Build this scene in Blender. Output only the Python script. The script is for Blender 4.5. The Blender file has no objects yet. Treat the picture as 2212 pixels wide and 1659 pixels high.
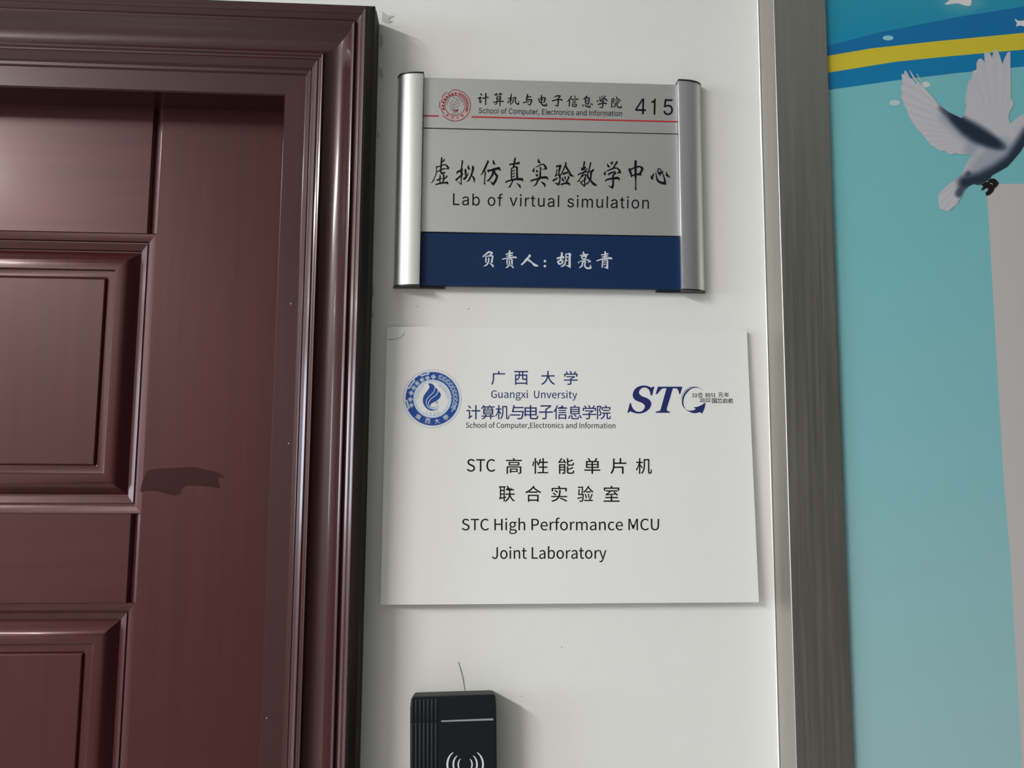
import bpy, bmesh, math, random
from mathutils import Vector, Matrix
from mathutils.geometry import delaunay_2d_cdt, interpolate_bezier
random.seed(7)
S = bpy.context.scene
COL = S.collection

# ------------------------------------------------------------------ camera
W, H, F = 2212.0, 1659.0, 1660.0
YAW, PITCH, ROLL = math.radians(3.07), math.radians(5.88), 0.0066
CAM = Vector((0.0, -0.83, 1.60))
fwd = Vector((math.sin(YAW)*math.cos(PITCH), math.cos(YAW)*math.cos(PITCH), math.sin(PITCH)))
r0 = Vector((math.cos(YAW), -math.sin(YAW), 0.0)); u0 = r0.cross(fwd)
rgt = r0*math.cos(ROLL) + u0*math.sin(ROLL); upv = u0*math.cos(ROLL) - r0*math.sin(ROLL)
cd = bpy.data.cameras.new('camera'); cam = bpy.data.objects.new('camera', cd); COL.objects.link(cam)
cd.sensor_fit = 'HORIZONTAL'; cd.sensor_width = 36.0; cd.lens = F*36.0/W; cd.clip_start = 0.01
M = Matrix((rgt, upv, -fwd)).transposed().to_4x4(); M.translation = CAM
cam.matrix_world = M; S.camera = cam

# ------------------------------------------------------------------ world, lights, exposure
wd = bpy.data.worlds.new('world'); S.world = wd; wd.use_nodes = True
bg = wd.node_tree.nodes['Background']; bg.inputs[0].default_value = (0.85, 0.93, 1.0, 1); bg.inputs[1].default_value = 0.30
S.view_settings.view_transform = 'Standard'; S.view_settings.look = 'None'
S.view_settings.gamma = 1.0; S.view_settings.use_curve_mapping = False
S.view_settings.exposure = 0.90
def area_light(name, loc, target, sx, sy, power, color, spread=180):
    l = bpy.data.lights.new(name, 'AREA'); l.shape = 'RECTANGLE'; l.size = sx; l.size_y = sy
    l.energy = power; l.color = color; l.spread = math.radians(spread)
    o = bpy.data.objects.new(name, l); COL.objects.link(o); o.location = loc
    d = Vector(target) - Vector(loc)
    o.rotation_euler = d.to_track_quat('-Z', 'Y').to_euler(); return o
# corridor ceiling tubes, up and to the left of the signs, running away from the wall; the farther tube is added as fill
LAMPS = [(-2.22, -1.90, 84.0), (-5.2, -1.90, 38.0)]
for lx, ly, pw in LAMPS:
    lt = area_light('tube_light', (lx, ly, 2.855), (lx, ly, 0), 0.16, 1.25, pw, (1.0, 0.985, 0.965)); lt.rotation_euler = (0, 0, 0)
# daylight from the window at the left end of the corridor
area_light('window_light', (-6.4, -1.6, 1.75), (0, -1.4, 1.6), 1.9, 1.4, 100.0, (0.76, 0.86, 1.0))

# ------------------------------------------------------------------ helpers
def un(px, py, y):
    """point of the plane y seen at pixel px, py of the photograph"""
    d = fwd*F + rgt*(px - W/2) + upv*(H/2 - py)
    return CAM + d*((y - CAM.y)/d.y)
def un_pl(px, py, p0, n):
    d = fwd*F + rgt*(px - W/2) + upv*(H/2 - py)
    return CAM + d*((p0 - CAM).dot(n)/d.dot(n))
def X(px, py, y): return un(px, py, y).x
def Z(px, py, y): return un(px, py, y).z

def tag(o, label=None, cat=None, group=None, kind=None):
    if label: o['label'] = label
    if cat: o['category'] = cat
    if group: o['group'] = group
    if kind: o['kind'] = kind
    return o
def empty(name, loc):
    o = bpy.data.objects.new(name, None); o.empty_display_size = 0.05; o.location = loc; COL.objects.link(o); return o
def obj(name, verts, faces, mat, parent=None, smooth=False, bevel=0, seg=2, angle=35, colors=None):
    me = bpy.data.meshes.new(name)
    off = root_loc(parent)
    me.from_pydata([tuple(Vector(v) - off) for v in verts], [], faces)
    me.materials.append(mat); me.validate(); me.update()
    if colors:
        ca = me.color_attributes.new('col', 'FLOAT_COLOR', 'POINT')
        for i, c in enumerate(colors): ca.data[i].color = (*c, 1)
    o = bpy.data.objects.new(name, me); COL.objects.link(o)
    if parent: o.parent = parent
    if smooth or bevel:
        for p in me.polygons: p.use_smooth = True
    if bevel:
        b = o.modifiers.new('b', 'BEVEL'); b.width = bevel; b.segments = seg; b.limit_method = 'ANGLE'; b.angle_limit = math.radians(angle); b.harden_normals = True
    elif smooth:
        bm = bmesh.new(); bm.from_mesh(me)
        for e in bm.edges:
            if len(e.link_faces) == 2 and e.calc_face_angle(0) > math.radians(angle): e.smooth = False
        bm.to_mesh(me); bm.free()
    return o
def root_loc(p):
    v = Vector((0, 0, 0))
    while p is not None: v = v + p.location; p = p.parent
    return v
def fixn(o):
    bm = bmesh.new(); bm.from_mesh(o.data); bmesh.ops.recalc_face_normals(bm, faces=bm.faces); bm.to_mesh(o.data); bm.free(); return o
def prism(name, front, back, mat, parent=None, bevel=0, seg=2, **k):
    """closed body between two equal rings of points"""
    n = len(front); v = list(front) + list(back)
    f = [tuple(range(n)), tuple(range(2*n-1, n-1, -1))] + [(i, i+n, (i+1) % n + n, (i+1) % n) for i in range(n)]
    return fixn(obj(name, v, f, mat, parent, bevel=bevel, seg=seg, **k))
def box(name, x0, x1, y0, y1, z0, z1, mat, parent=None, bevel=0, **k):
    return prism(name, [(x0,y0,z0),(x1,y0,z0),(x1,y0,z1),(x0,y0,z1)], [(x0,y1,z0),(x1,y1,z0),(x1,y1,z1),(x0,y1,z1)], mat, parent, bevel, **k)
def slab(name, pxs, yf, yb, mat, parent=None, bevel=0, **k):
    f = [un(x, y, yf) for x, y in pxs]
    return prism(name, f, [Vector((p.x, yb, p.z)) for p in f], mat, parent, bevel, **k)

# ------------------------------------------------------------------ materials
def lin(c):
    return tuple(((v/255)/12.92 if v <= 10 else (((v/255)+0.055)/1.055)**2.4) for v in c)
def mat(name, rgb, rough=0.5, metal=0.0, coat=0.0, coat_r=0.1, spec=0.5, bump=None, streak=None, vary=None, attr=False, ior=1.5):
    m = bpy.data.materials.new(name); m.use_nodes = True; nt = m.node_tree; N = nt.nodes; L = nt.links
    b = N['Principled BSDF']; c = (*rgb, 1)
    b.inputs['Base Color'].default_value = c; b.inputs['Roughness'].default_value = rough; b.inputs['Metallic'].default_value = metal
    b.inputs['Coat Weight'].default_value = coat; b.inputs['Coat Roughness'].default_value = coat_r
    b.inputs['Specular IOR Level'].default_value = spec
    b.inputs['IOR'].default_value = ior
    tc = N.new('ShaderNodeTexCoord')
    if attr:
        a = N.new('ShaderNodeVertexColor'); a.layer_name = 'col'; L.new(a.outputs[0], b.inputs['Base Color'])
    if vary:      # (scale xyz, amount, second colour)
        sc, amt, c2 = vary
        mp = N.new('ShaderNodeMapping'); mp.inputs['Scale'].default_value = sc; L.new(tc.outputs['Object'], mp.inputs[0])
        no = N.new('ShaderNodeTexNoise'); no.inputs['Scale'].default_value = 1; no.inputs['Detail'].default_value = 5; no.inputs['Roughness'].default_value = 0.6; L.new(mp.outputs[0], no.inputs[0])
        mr = N.new('ShaderNodeMapRange'); mr.inputs[1].default_value = 0.35; mr.inputs[2].default_value = 0.65; mr.inputs[3].default_value = 0; mr.inputs[4].default_value = amt
        L.new(no.outputs[0], mr.inputs[0])
        mx = N.new('ShaderNodeMix'); mx.data_type = 'RGBA'; mx.inputs[6].default_value = c; mx.inputs[7].default_value = (*c2, 1)
        L.new(mr.outputs[0], mx.inputs[0]); L.new(mx.outputs[2], b.inputs['Base Color'])
    if streak:    # (scale xyz, rough lo, rough hi)
        sc, lo, hi = streak
        mp = N.new('ShaderNodeMapping'); mp.inputs['Scale'].default_value = sc; L.new(tc.outputs['Object'], mp.inputs[0])
        no = N.new('ShaderNodeTexNoise'); no.inputs['Scale'].default_value = 1; no.inputs['Detail'].default_value = 4; L.new(mp.outputs[0], no.inputs[0])
        mr = N.new('ShaderNodeMapRange'); mr.inputs[1].default_value = 0.3; mr.inputs[2].default_value = 0.7; mr.inputs[3].default_value = lo; mr.inputs[4].default_value = hi
        L.new(no.outputs[0], mr.inputs[0]); L.new(mr.outputs[0], b.inputs['Roughness'])
    if bump:      # (scale xyz, strength, distance)
        sc, st, di = bump
        mp = N.new('ShaderNodeMapping'); mp.inputs['Scale'].default_value = sc; L.new(tc.outputs['Object'], mp.inputs[0])
        no = N.new('ShaderNodeTexNoise'); no.inputs['Scale'].default_value = 1; no.inputs['Detail'].default_value = 4; L.new(mp.outputs[0], no.inputs[0])
        bp = N.new('ShaderNodeBump'); bp.inputs['Strength'].default_value = st; bp.inputs['Distance'].default_value = di
        L.new(no.outputs[0], bp.inputs['Height']); L.new(bp.outputs[0], b.inputs['Normal'])
    return m
M_wall = mat('white_paint', (0.76, 0.755, 0.73), 0.75, spec=0.25, bump=((45, 45, 45), 0.12, 0.002), vary=((3, 3, 2), 0.25, (0.735, 0.73, 0.71)))
M_ceil = mat('ceiling_paint', (0.75, 0.75, 0.74), 0.8)
M_floor = mat('floor_tile', (0.30, 0.29, 0.27), 0.35, vary=((6, 6, 6), 0.5, (0.22, 0.21, 0.20)))
def wood(name, sc, casing=False):
    a, b = ((0.060, 0.0110, 0.0110), (0.040, 0.0072, 0.0075)) if not casing else ((0.044, 0.0080, 0.0080), (0.028, 0.0055, 0.0055))
    return mat(name, a, 0.36, metal=0.22 if not casing else 0.12, ior=1.40, coat=0.14 if not casing else 0.5, coat_r=0.14,
               vary=(sc, 0.6, b), bump=((160, 160, 8) if sc[0] > 10 else (8, 160, 160), 0.05, 0.001))
M_wood = wood('maroon_wood', (70, 70, 2.2)); M_woodh = wood('maroon_wood_level', (2.2, 70, 70))
M_case = wood('maroon_casing', (70, 70, 2.2), True); M_caseh = wood('maroon_casing_level', (2.2, 70, 70), True)
M_stain = mat('dull_stain', (0.034, 0.0095, 0.0092), 0.5, metal=0.12, spec=0.12)
M_edge = mat('edge_shade', (0.012, 0.009, 0.008), 0.6, spec=0.3)  # outer side of the casing, its shade painted in as near black
M_far = mat('far_wall_grey', (0.33, 0.32, 0.30), 0.6)  # unseen walls, greyed so that the metal reflects a dim corridor
M_steel = mat('brushed_steel', (0.44, 0.43, 0.39), 0.36, metal=1.0, streak=((260, 260, 5), 0.30, 0.46), vary=((120, 120, 3), 0.35, (0.34, 0.33, 0.295)))
M_alu = mat('anodised_rail', (0.60, 0.605, 0.61), 0.47, metal=1.0)
M_silver = mat('silver_panel', (0.56, 0.56, 0.555), 0.48, metal=0.85, bump=((900, 900, 900), 0.03, 0.0002))
M_navyp = mat('navy_panel', (0.005, 0.024, 0.080), 0.45, spec=0.22)
M_black = mat('black_plastic', (0.012, 0.012, 0.012), 0.42)
M_reader = mat('reader_plastic', (0.0050, 0.0068, 0.0085), 0.5, spec=0.22, bump=((1500, 1500, 1500), 0.10, 0.0003))
M_readerd = mat('reader_edge', (0.026, 0.026, 0.025), 0.6, spec=0.3)
M_board = mat('foam_board', (0.77, 0.768, 0.75), 0.6, spec=0.25)
M_ink = mat('black_ink', (0.006, 0.006, 0.006), 0.55, spec=0.15)
M_gink = mat('grey_ink', (0.03, 0.03, 0.034), 0.55, spec=0.2)
M_navy = mat('navy_ink', (0.020, 0.026, 0.130), 0.55, spec=0.2)
M_red = mat('red_ink', (0.42, 0.018, 0.020), 0.45)
M_dred = mat('dark_red_ink', (0.22, 0.022, 0.028), 0.45)
M_wink = mat('pale_ink', (0.62, 0.66, 0.70), 0.45)
M_bar = mat('light_bar', (0.28, 0.28, 0.29), 0.4)
M_blue = mat('seal_blue', (0.022, 0.070, 0.29), 0.55, spec=0.2)
M_pale = mat('seal_pale', (0.52, 0.62, 0.74), 0.5)
M_white = mat('seal_white', (0.75, 0.75, 0.73), 0.6, spec=0.25)
M_seal_g = mat('seal_grey', (0.24, 0.30, 0.40), 0.5)
M_pinkt = mat('seal_pink', (0.50, 0.37, 0.36), 0.5)
M_crack = mat('crack_grey', (0.30, 0.29, 0.28), 0.9)  # grey of crack and specks, also of the painted fold shade
M_smudge = mat('grey_putty', (0.53, 0.525, 0.50), 0.9)
M_caulk = mat('white_caulk', (0.84, 0.84, 0.81), 0.5)
M_print = mat('printed_film', (0.5, 0.5, 0.5), 0.30, spec=0.45, attr=True)
M_gray = mat('core_grey', (0.45, 0.45, 0.44), 0.6)
M_glass = mat('pane', (0.8, 0.85, 0.9), 0.1)
M_tube = bpy.data.materials.new('tube_glow'); M_tube.use_nodes = True
_b = M_tube.node_tree.nodes['Principled BSDF']; _b.inputs['Emission Color'].default_value = (1, 0.98, 0.95, 1); _b.inputs['Emission Strength'].default_value = 3.0
GLYPHS = '''\
I |187|
I,|187|68 71 137 71 84 -119 38 -119
I1|453|76 55 391 55 391 0 76 0;276 0 212 0 212 448 209 448 86 358 86 427 198 509 276 509
I4|453|40 158 247 509 311 509 109 166 109 163 413 163 413 105 40 105;282 318 343 318 343 0 282 0
I5|453|178 -2 140 11 108 32 83 60 66 93 60 130 122 130 127 108 138 89 154 73 173 60 196 52 221 50 250 53 276 64 298 82 314 104 324 131 328 162 324 193 314 221 297 244 275 262 248 273 218 277 167 268 145 258 128 246 67 253 96 509 366 509 366 452 151 452 136 301 178 325 229 334 263 330 294 321 321 306 345 285 364 260 379 231 388 199 391 163 385 117 369 76 343 41 309 15 268 -1 221 -7
IC|510|205 1 150 25 104 63 70 115 48 179 40 254 48 329 70 393 104 445 150 484 205 508 267 516 305 513 340 504 373 490 402 471 427 447 448 418 463 385 473 348 408 348 389 395 357 428 315 449 267 456 223 450 184 432 150 403 125 364 109 314 103 254 109 194 125 145 151 105 184 76 223 59 267 53 315 60 357 81 389 114 408 160 473 160 463 124 448 91 428 62 402 38 373 19 341 5 305 -4 267 -7
IE|418|60 509 372 509 372 452 125 452 125 286 355 286 355 229 125 229 125 57 375 57 375 0 60 0
II|300|31 57 118 57 118 452 31 452 31 509 269 509 269 452 183 452 183 57 269 57 269 0 31 0
IL|393|60 509 125 509 125 57 361 57 361 0 60 0
IS|446|172 -4 128 9 91 31 64 60 46 96 38 137 104 137 110 110 123 88 142 71 166 59 224 49 257 52 286 60 311 74 329 92 341 114 346 139 342 161 332 179 296 205 245 222 184 239 128 260 86 289 60 326 52 372 58 413 75 448 102 476 138 498 180 511 227 516 275 511 316 498 351 476 377 449 394 415 401 378 337 378 326 412 302 437 267 453 225 459 194 456 167 448 145 435 129 418 118 398 115 376 119 352 131 334 169 308 212 293 264 279 312 264 359 238 379 220 395 198 405 171 408 139 403 99 386 64 360 34 323 11 278 -4 224 -9
Ia|389|126 -5 94 5 68 22 48 45 35 73 30 108 34 138 43 161 58 179 78 193 125 211 178 220 209 224 234 227 265 235 273 243 273 279 267 297 256 311 240 322 220 329 196 331 171 329 149 322 118 301 100 274 41 291 57 322 79 346 104 364 133 375 194 384 239 379 286 360 306 343 322 320 333 290 337 251 337 0 277 0 277 52 272 52 252 25 215 1 190 -6 160 -9;202 49 228 59 248 74 263 93 276 138 276 190 259 182 231 176 200 171 175 168 134 159 103 139 95 124 92 105 94 87 102 72 130 52 170 45
Ib|424|198 -5 172 4 138 31 118 59 112 59 112 0 53 0 53 509 114 509 114 319 118 319 137 346 171 373 197 381 229 384 274 378 313 361 345 332 370 293 385 245 390 189 385 133 370 84 346 45 313 16 274 -2 229 -8;253 51 279 66 301 88 316 117 325 151 328 189 325 227 316 261 301 290 280 311 253 325 220 330 188 325 161 312 140 291 125 263 116 229 113 189 116 150 125 115 140 86 162 65 188 51 220 47
Ic|395|159 -2 117 16 82 46 56 85 40 133 34 187 40 243 56 291 82 330 117 360 159 378 207 384 260 377 305 356 340 322 362 277 303 262 290 289 270 311 242 325 207 330 173 325 145 310 124 287 108 258 99 224 96 187 99 151 108 117 124 89 145 66 173 51 207 46 243 52 271 66 292 89 304 117 363 102 341 56 306 21 261 -1 207 -8
Id|424|151 -2 111 16 79 45 55 84 39 133 34 189 39 245 55 293 79 332 112 361 151 378 196 384 228 381 253 373 287 346 306 319 311 319 311 509 372 509 372 0 313 0 313 59 307 59 287 31 252 4 227 -5 195 -8;236 51 263 65 284 86 299 115 309 150 312 189 309 229 300 263 284 291 263 312 237 325 205 330 172 325 145 311 124 290 108 261 99 227 96 189 99 151 109 117 124 88 145 66 172 51 205 47
Ie|403|161 -2 117 16 82 46 56 85 40 132 34 187 39 242 55 290 81 329 115 359 157 378 205 384 266 374 294 361 319 341 341 315 357 282 368 242 371 194 371 169 75 169 75 221 338 221 310 202 307 237 298 269 283 294 263 314 237 326 205 330 173 326 146 313 125 294 109 270 99 241 96 211 96 178 100 139 110 106 128 80 151 61 179 50 212 46 254 53 285 73 306 105 365 91 353 63 335 39 311 19 283 4 249 -5 212 -8
If|253|228 327 6 327 6 379 228 379;81 432 84 461 96 486 113 505 135 519 187 530 222 527 243 521 227 468 215 472 195 474 171 470 154 460 145 443 142 419 142 0 81 0
Ih|410|114 0 53 0 53 509 114 509 114 287 102 287 124 332 152 362 187 379 227 384 264 380 295 369 321 349 341 321 353 285 357 240 357 0 296 0 296 235 290 275 273 304 246 323 210 329 184 326 161 317 141 303 126 283 117 257 114 227
Ii|166|53 379 114 379 114 0 53 0;67 446 54 455 44 468 41 483 44 499 54 512 67 521 84 524 100 521 114 512 123 499 126 483 123 468 114 455 100 446 84 443
Il|189|101 3 74 20 58 47 53 84 53 509 114 509 114 99 115 77 120 62 130 54 146 52 170 54 181 3 162 -1 139 -2
Im|609|53 379 112 379 112 308 118 323 132 346 151 363 172 376 219 386 257 380 287 361 309 331 316 312 324 329 337 343 357 361 381 375 407 383 437 386 468 383 497 372 522 354 541 328 553 296 557 255 557 0 496 0 496 254 490 289 473 313 447 326 419 330 395 328 374 320 358 307 345 290 338 270 335 247 335 0 274 0 274 260 269 288 253 311 229 326 199 330 158 320 140 307 126 289 117 266 114 238 114 0 53 0
In|409|114 0 53 0 53 379 112 379 112 287 102 287 124 332 152 362 187 379 227 384 264 380 295 369 321 349 341 321 353 285 357 240 357 0 296 0 296 235 290 275 273 304 246 323 210 329 184 326 161 317 141 303 126 283 117 257 114 227
Io|415|159 -2 117 16 82 46 56 85 40 133 34 187 40 243 56 291 82 330 117 360 159 378 207 384 256 378 299 360 333 330 359 291 376 243 381 187 376 133 359 85 333 46 299 16 256 -2 207 -8;242 51 270 66 292 89 307 117 316 151 319 187 316 224 307 258 292 287 270 310 242 325 207 330 173 325 145 310 124 287 108 258 99 224 96 187 99 151 108 117 124 89 145 66 173 51 207 46
Ip|424|53 379 112 379 112 319 118 319 137 346 171 373 197 381 229 384 274 378 313 361 345 332 370 293 385 245 390 189 385 133 370 84 346 45 313 16 274 -2 229 -8 198 -5 173 4 138 31 118 59 114 59 114 -143 53 -143;253 51 279 66 301 88 316 117 325 151 328 189 325 227 316 261 301 290 280 311 253 325 220 330 188 325 161 312 140 291 125 263 116 229 113 189 116 150 125 115 140 86 162 65 188 51 220 47
Ir|259|53 379 112 379 112 321 115 321 130 347 152 367 181 380 213 385 229 384 243 384 243 322 230 324 207 326 182 323 159 315 140 301 126 284 117 262 114 237 114 0 53 0
Is|365|145 -5 112 3 84 18 62 38 45 63 36 94 94 107 105 79 124 60 150 49 181 45 217 50 244 62 262 81 268 103 265 121 254 136 237 147 212 155 149 170 104 186 72 208 53 237 47 274 51 305 65 332 87 354 115 370 149 381 187 384 223 381 254 372 279 358 299 339 314 316 324 290 268 277 258 298 243 316 219 328 187 333 156 329 131 317 114 299 109 277 112 258 124 243 144 232 172 223 229 209 275 194 306 171 325 142 331 107 326 75 312 47 290 24 260 6 223 -5 182 -8
It|227|204 327 6 327 6 379 204 379;126 471 126 98 128 76 136 61 150 53 170 50 185 51 202 54 213 2 192 -3 168 -4 125 2 92 21 72 52 65 93 65 471
Iu|410|146 -1 115 11 89 31 69 59 57 95 53 139 53 379 114 379 114 144 119 105 137 75 164 56 200 50 226 53 249 62 268 77 283 97 293 122 296 153 296 379 357 379 357 0 298 0 298 92 307 92 286 47 257 17 222 0 182 -5
Iv|389|17 379 84 379 165 155 187 87 206 21 184 21 203 87 224 155 305 379 371 379 226 0 163 0
N |78|
N,|98|54 -49 71 -24 77 7 74 27 65 40 50 44 33 38 26 22 33 5 50 -1 54 0 44 -28 19 -48 26 -67
N1|195|172 0 172 27 120 27 120 257 96 257 72 246 42 238 42 218 88 218 88 27 31 27 31 0
N2|195|177 0 177 28 106 28 64 25 117 81 152 134 165 186 159 217 144 241 121 256 90 261 60 257 36 244 14 224 33 206 57 227 86 235 112 229 128 211 133 185 126 150 104 112 68 68 15 19 15 0
N8|195|131 1 156 15 172 36 178 62 172 92 156 114 135 129 135 131 151 146 164 168 169 193 164 220 150 242 128 256 99 261 63 252 38 230 28 195 33 171 46 151 63 136 63 135 40 118 23 95 16 64 22 36 39 15 65 1 98 -5;94 149 75 160 62 175 57 195 63 217 77 232 98 237 122 231 137 214 142 191 135 164 116 139;71 25 52 42 44 67 54 100 80 125 106 114 127 101 142 85 148 63 142 40 124 25 98 19
N9|195|110 0 136 16 156 44 170 84 175 139 169 193 151 231 123 254 89 261 61 255 37 238 21 212 15 178 20 143 35 118 57 102 86 97 118 106 145 129 139 78 125 45 105 28 81 22 57 27 38 42 20 22 46 3 82 -5;118 129 91 121 66 128 51 148 46 178 51 209 67 229 89 236 117 227 136 200 145 155
NA|213|34 0 59 78 153 78 177 0 211 0 124 257 88 257 1 0;79 144 105 230 106 230 132 144 145 104 67 104
NC|224|163 0 189 12 211 32 193 53 166 32 133 24 100 31 75 52 59 85 54 129 59 172 76 205 101 226 134 233 164 226 187 209 204 230 187 245 163 257 134 261 97 255 66 238 42 211 26 174 20 128 26 82 41 45 65 18 96 1 132 -5
NE|206|187 0 187 28 68 28 68 121 165 121 165 149 68 149 68 229 183 229 183 257 35 257 35 0
NG|241|182 4 215 25 215 133 131 133 131 106 186 106 186 39 165 28 139 24 103 31 76 52 59 85 54 129 60 172 77 205 104 226 139 233 171 226 194 209 212 230 194 245 170 256 138 261 100 255 67 238 42 211 26 174 20 128 26 82 42 45 66 18 98 1 136 -5
NH|255|68 0 68 121 187 121 187 0 220 0 220 257 187 257 187 149 68 149 68 257 35 257 35 0
NI|103|68 0 68 257 35 257 35 0
NJ|188|115 2 137 19 150 44 154 75 154 257 121 257 121 78 117 47 103 29 80 24 55 31 35 53 12 36 30 14 54 0 83 -5
NL|190|180 0 180 28 68 28 68 257 35 257 35 0
NM|285|64 0 64 142 63 180 60 218 62 218 82 159 131 26 153 26 201 159 222 218 223 218 220 180 219 142 219 0 249 0 249 257 210 257 161 119 143 66 142 66 123 119 74 257 35 257 35 0
NN|253|66 0 66 135 62 215 63 215 91 162 185 0 218 0 218 257 187 257 187 123 192 42 190 42 162 95 68 257 35 257 35 0
NP|222|68 0 68 102 110 102 148 107 178 121 198 146 204 181 198 217 178 240 148 253 109 257 35 257 35 0;68 230 104 230 134 228 155 220 168 205 172 181 165 151 143 134 106 129 68 129
NR|223|68 230 111 230 145 226 166 212 173 185 166 157 145 140 111 135 68 135;213 0 147 112 178 126 198 150 205 185 199 219 180 241 152 253 116 257 35 257 35 0 68 0 68 109 114 109 176 0
NS|209|143 1 170 17 188 40 194 68 187 100 168 122 141 137 104 153 84 162 68 175 62 196 68 215 84 228 110 233 142 226 168 209 185 230 152 252 110 261 77 256 52 242 35 221 29 193 34 169 46 150 63 137 81 127 118 111 140 101 155 87 161 65 154 44 136 29 107 24 68 33 36 56 17 33 42 13 72 0 106 -5
NT|210|121 0 121 229 199 229 199 257 11 257 11 229 89 229 89 0
NU|253|156 -1 181 11 201 31 214 63 218 106 218 257 187 257 187 105 183 66 170 41 150 28 126 24 103 28 84 41 71 66 67 105 67 257 34 257 34 106 39 63 52 31 71 11 97 -1 126 -5
NV|202|120 0 201 257 168 257 127 118 115 75 102 33 101 33 88 75 76 118 34 257 0 257 82 0
NX|201|40 0 77 69 98 111 99 111 121 69 159 0 195 0 120 131 190 257 156 257 121 191 113 173 103 153 102 153 91 173 82 191 47 257 11 257 81 133 6 0
NY|186|109 0 109 99 186 257 153 257 120 184 94 128 92 128 67 184 34 257 0 257 77 99 77 0
Na|197|109 3 139 23 140 23 143 0 169 0 169 117 165 149 154 174 133 189 103 195 61 187 29 170 41 148 67 162 98 168 117 164 129 154 136 138 137 120 85 111 49 97 28 77 21 49 28 20 47 2 76 -5;68 24 56 34 51 51 56 68 70 82 97 92 137 99 137 46 111 28 85 21
Nb|217|147 2 173 22 192 55 199 98 194 138 179 169 155 188 123 195 92 187 63 168 64 202 64 279 32 279 32 0 58 0 61 20 62 20 89 2 116 -5;89 27 64 42 64 142 90 161 115 168 138 163 154 149 163 127 165 98 158 57 139 31 111 22
Nc|179|140 2 169 19 155 41 134 28 110 22 79 31 59 57 51 95 59 133 80 159 111 168 131 164 149 152 165 173 142 188 110 195 75 188 46 169 26 137 18 95 25 53 44 22 72 2 107 -5
Nd|217|129 3 155 22 156 22 159 0 185 0 185 279 153 279 153 206 154 173 130 189 101 195 70 188 43 168 25 137 19 95 24 53 40 21 65 2 97 -5;76 31 58 56 51 95 59 133 79 159 106 168 130 163 153 148 153 48 129 29 104 22
Ne|194|144 1 172 15 160 36 138 25 113 21 81 29 59 52 50 88 178 88 179 106 174 143 160 171 136 189 103 195 72 188 44 168 25 137 18 95 25 53 45 22 74 2 109 -5;59 142 79 163 104 169 129 163 146 143 151 110 49 110
Nf|114|37 164 37 0 69 0 69 164 110 164 110 190 69 190 69 220 72 241 81 253 96 258 118 252 125 277 93 283 68 279 51 266 41 247 37 221 37 190 12 188 12 164
Ng|198|136 -82 166 -68 186 -47 193 -22 185 4 163 19 126 23 89 23 69 26 59 33 56 44 59 57 68 67 96 60 123 65 145 78 160 99 166 126 161 149 150 166 189 166 189 190 123 190 96 195 69 190 46 177 31 155 25 127 33 97 50 76 50 75 35 60 29 39 34 20 46 8 46 6 25 -13 18 -37 24 -58 40 -74 65 -84 96 -88;76 87 61 103 56 127 61 151 76 166 96 172 117 166 131 151 137 127 131 103 116 87 96 82;71 -61 52 -50 46 -32 50 -16 65 0 90 -3 123 -3 144 -5 157 -13 161 -27 154 -46 133 -60 101 -65
Nh|213|64 0 64 138 90 160 116 167 137 162 149 145 152 116 152 0 184 0 184 120 181 152 170 176 152 190 126 195 102 191 81 179 63 163 64 202 64 279 32 279 32 0
Ni|97|64 0 64 190 32 190 32 0;64 235 70 251 64 266 48 271 33 266 27 251 33 235 48 229
Nl|100|84 -2 80 23 73 22 67 25 64 36 64 279 32 279 32 38 36 15 47 0 66 -5
Nm|324|64 0 64 138 89 160 112 167 132 162 144 145 147 116 147 0 179 0 179 138 204 160 227 167 247 162 259 145 263 116 263 0 294 0 294 120 291 152 280 176 262 190 237 195 204 185 174 159 164 178 146 191 121 195 90 186 62 162 58 190 32 190 32 0
Nn|214|64 0 64 138 90 160 116 167 137 162 149 145 152 116 152 0 184 0 184 120 181 152 170 176 152 190 126 195 102 191 81 179 62 162 58 190 32 190 32 0
No|212|139 2 167 22 187 53 194 95 187 137 167 169 139 188 106 195 73 188 45 169 25 137 18 95 25 53 45 22 73 2 106 -5;77 31 58 57 51 95 58 133 77 159 106 168 135 159 154 133 161 95 154 57 135 31 106 22
Np|217|64 -80 64 -16 63 18 90 1 116 -5 147 2 173 22 192 55 199 98 194 138 179 169 155 188 123 195 91 187 62 168 58 190 32 190 32 -80;89 27 64 42 64 142 91 161 115 168 138 163 154 149 163 127 165 98 158 57 139 31 111 22
Nr|136|64 0 64 122 79 148 95 162 112 166 131 163 137 191 116 195 86 184 62 155 58 190 32 190 32 0
Ns|164|112 0 133 12 146 30 151 52 146 75 132 90 114 101 93 110 73 118 58 128 52 143 56 156 68 166 88 170 111 165 131 153 146 173 120 189 87 195 52 188 29 168 22 141 27 120 39 105 57 94 77 86 98 78 114 66 120 50 116 35 104 24 83 20 53 27 27 43 11 22 43 3 82 -5
Nt|132|127 2 121 27 99 21 82 26 72 38 70 58 70 164 121 164 121 190 70 190 70 244 43 244 40 190 9 188 9 164 38 164 38 59 41 33 50 13 66 0 92 -5
Nu|213|112 0 132 12 151 30 152 30 154 0 181 0 181 190 149 190 149 55 124 31 97 23 77 28 65 45 62 74 62 190 29 190 29 70 33 38 44 14 62 0 88 -5
Nv|183|111 0 178 190 146 190 110 82 93 26 91 26 74 82 38 190 5 190 73 0
Nx|175|39 0 64 44 84 78 85 78 106 44 134 0 169 0 106 96 164 190 131 190 107 148 91 117 89 117 70 148 45 190 10 190 68 99 5 0
Ny|183|61 -77 80 -63 95 -42 106 -16 178 190 147 190 112 85 97 31 95 31 76 85 38 190 5 190 81 0 77 -15 67 -36 53 -50 34 -56 19 -53 13 -78 35 -82
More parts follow.
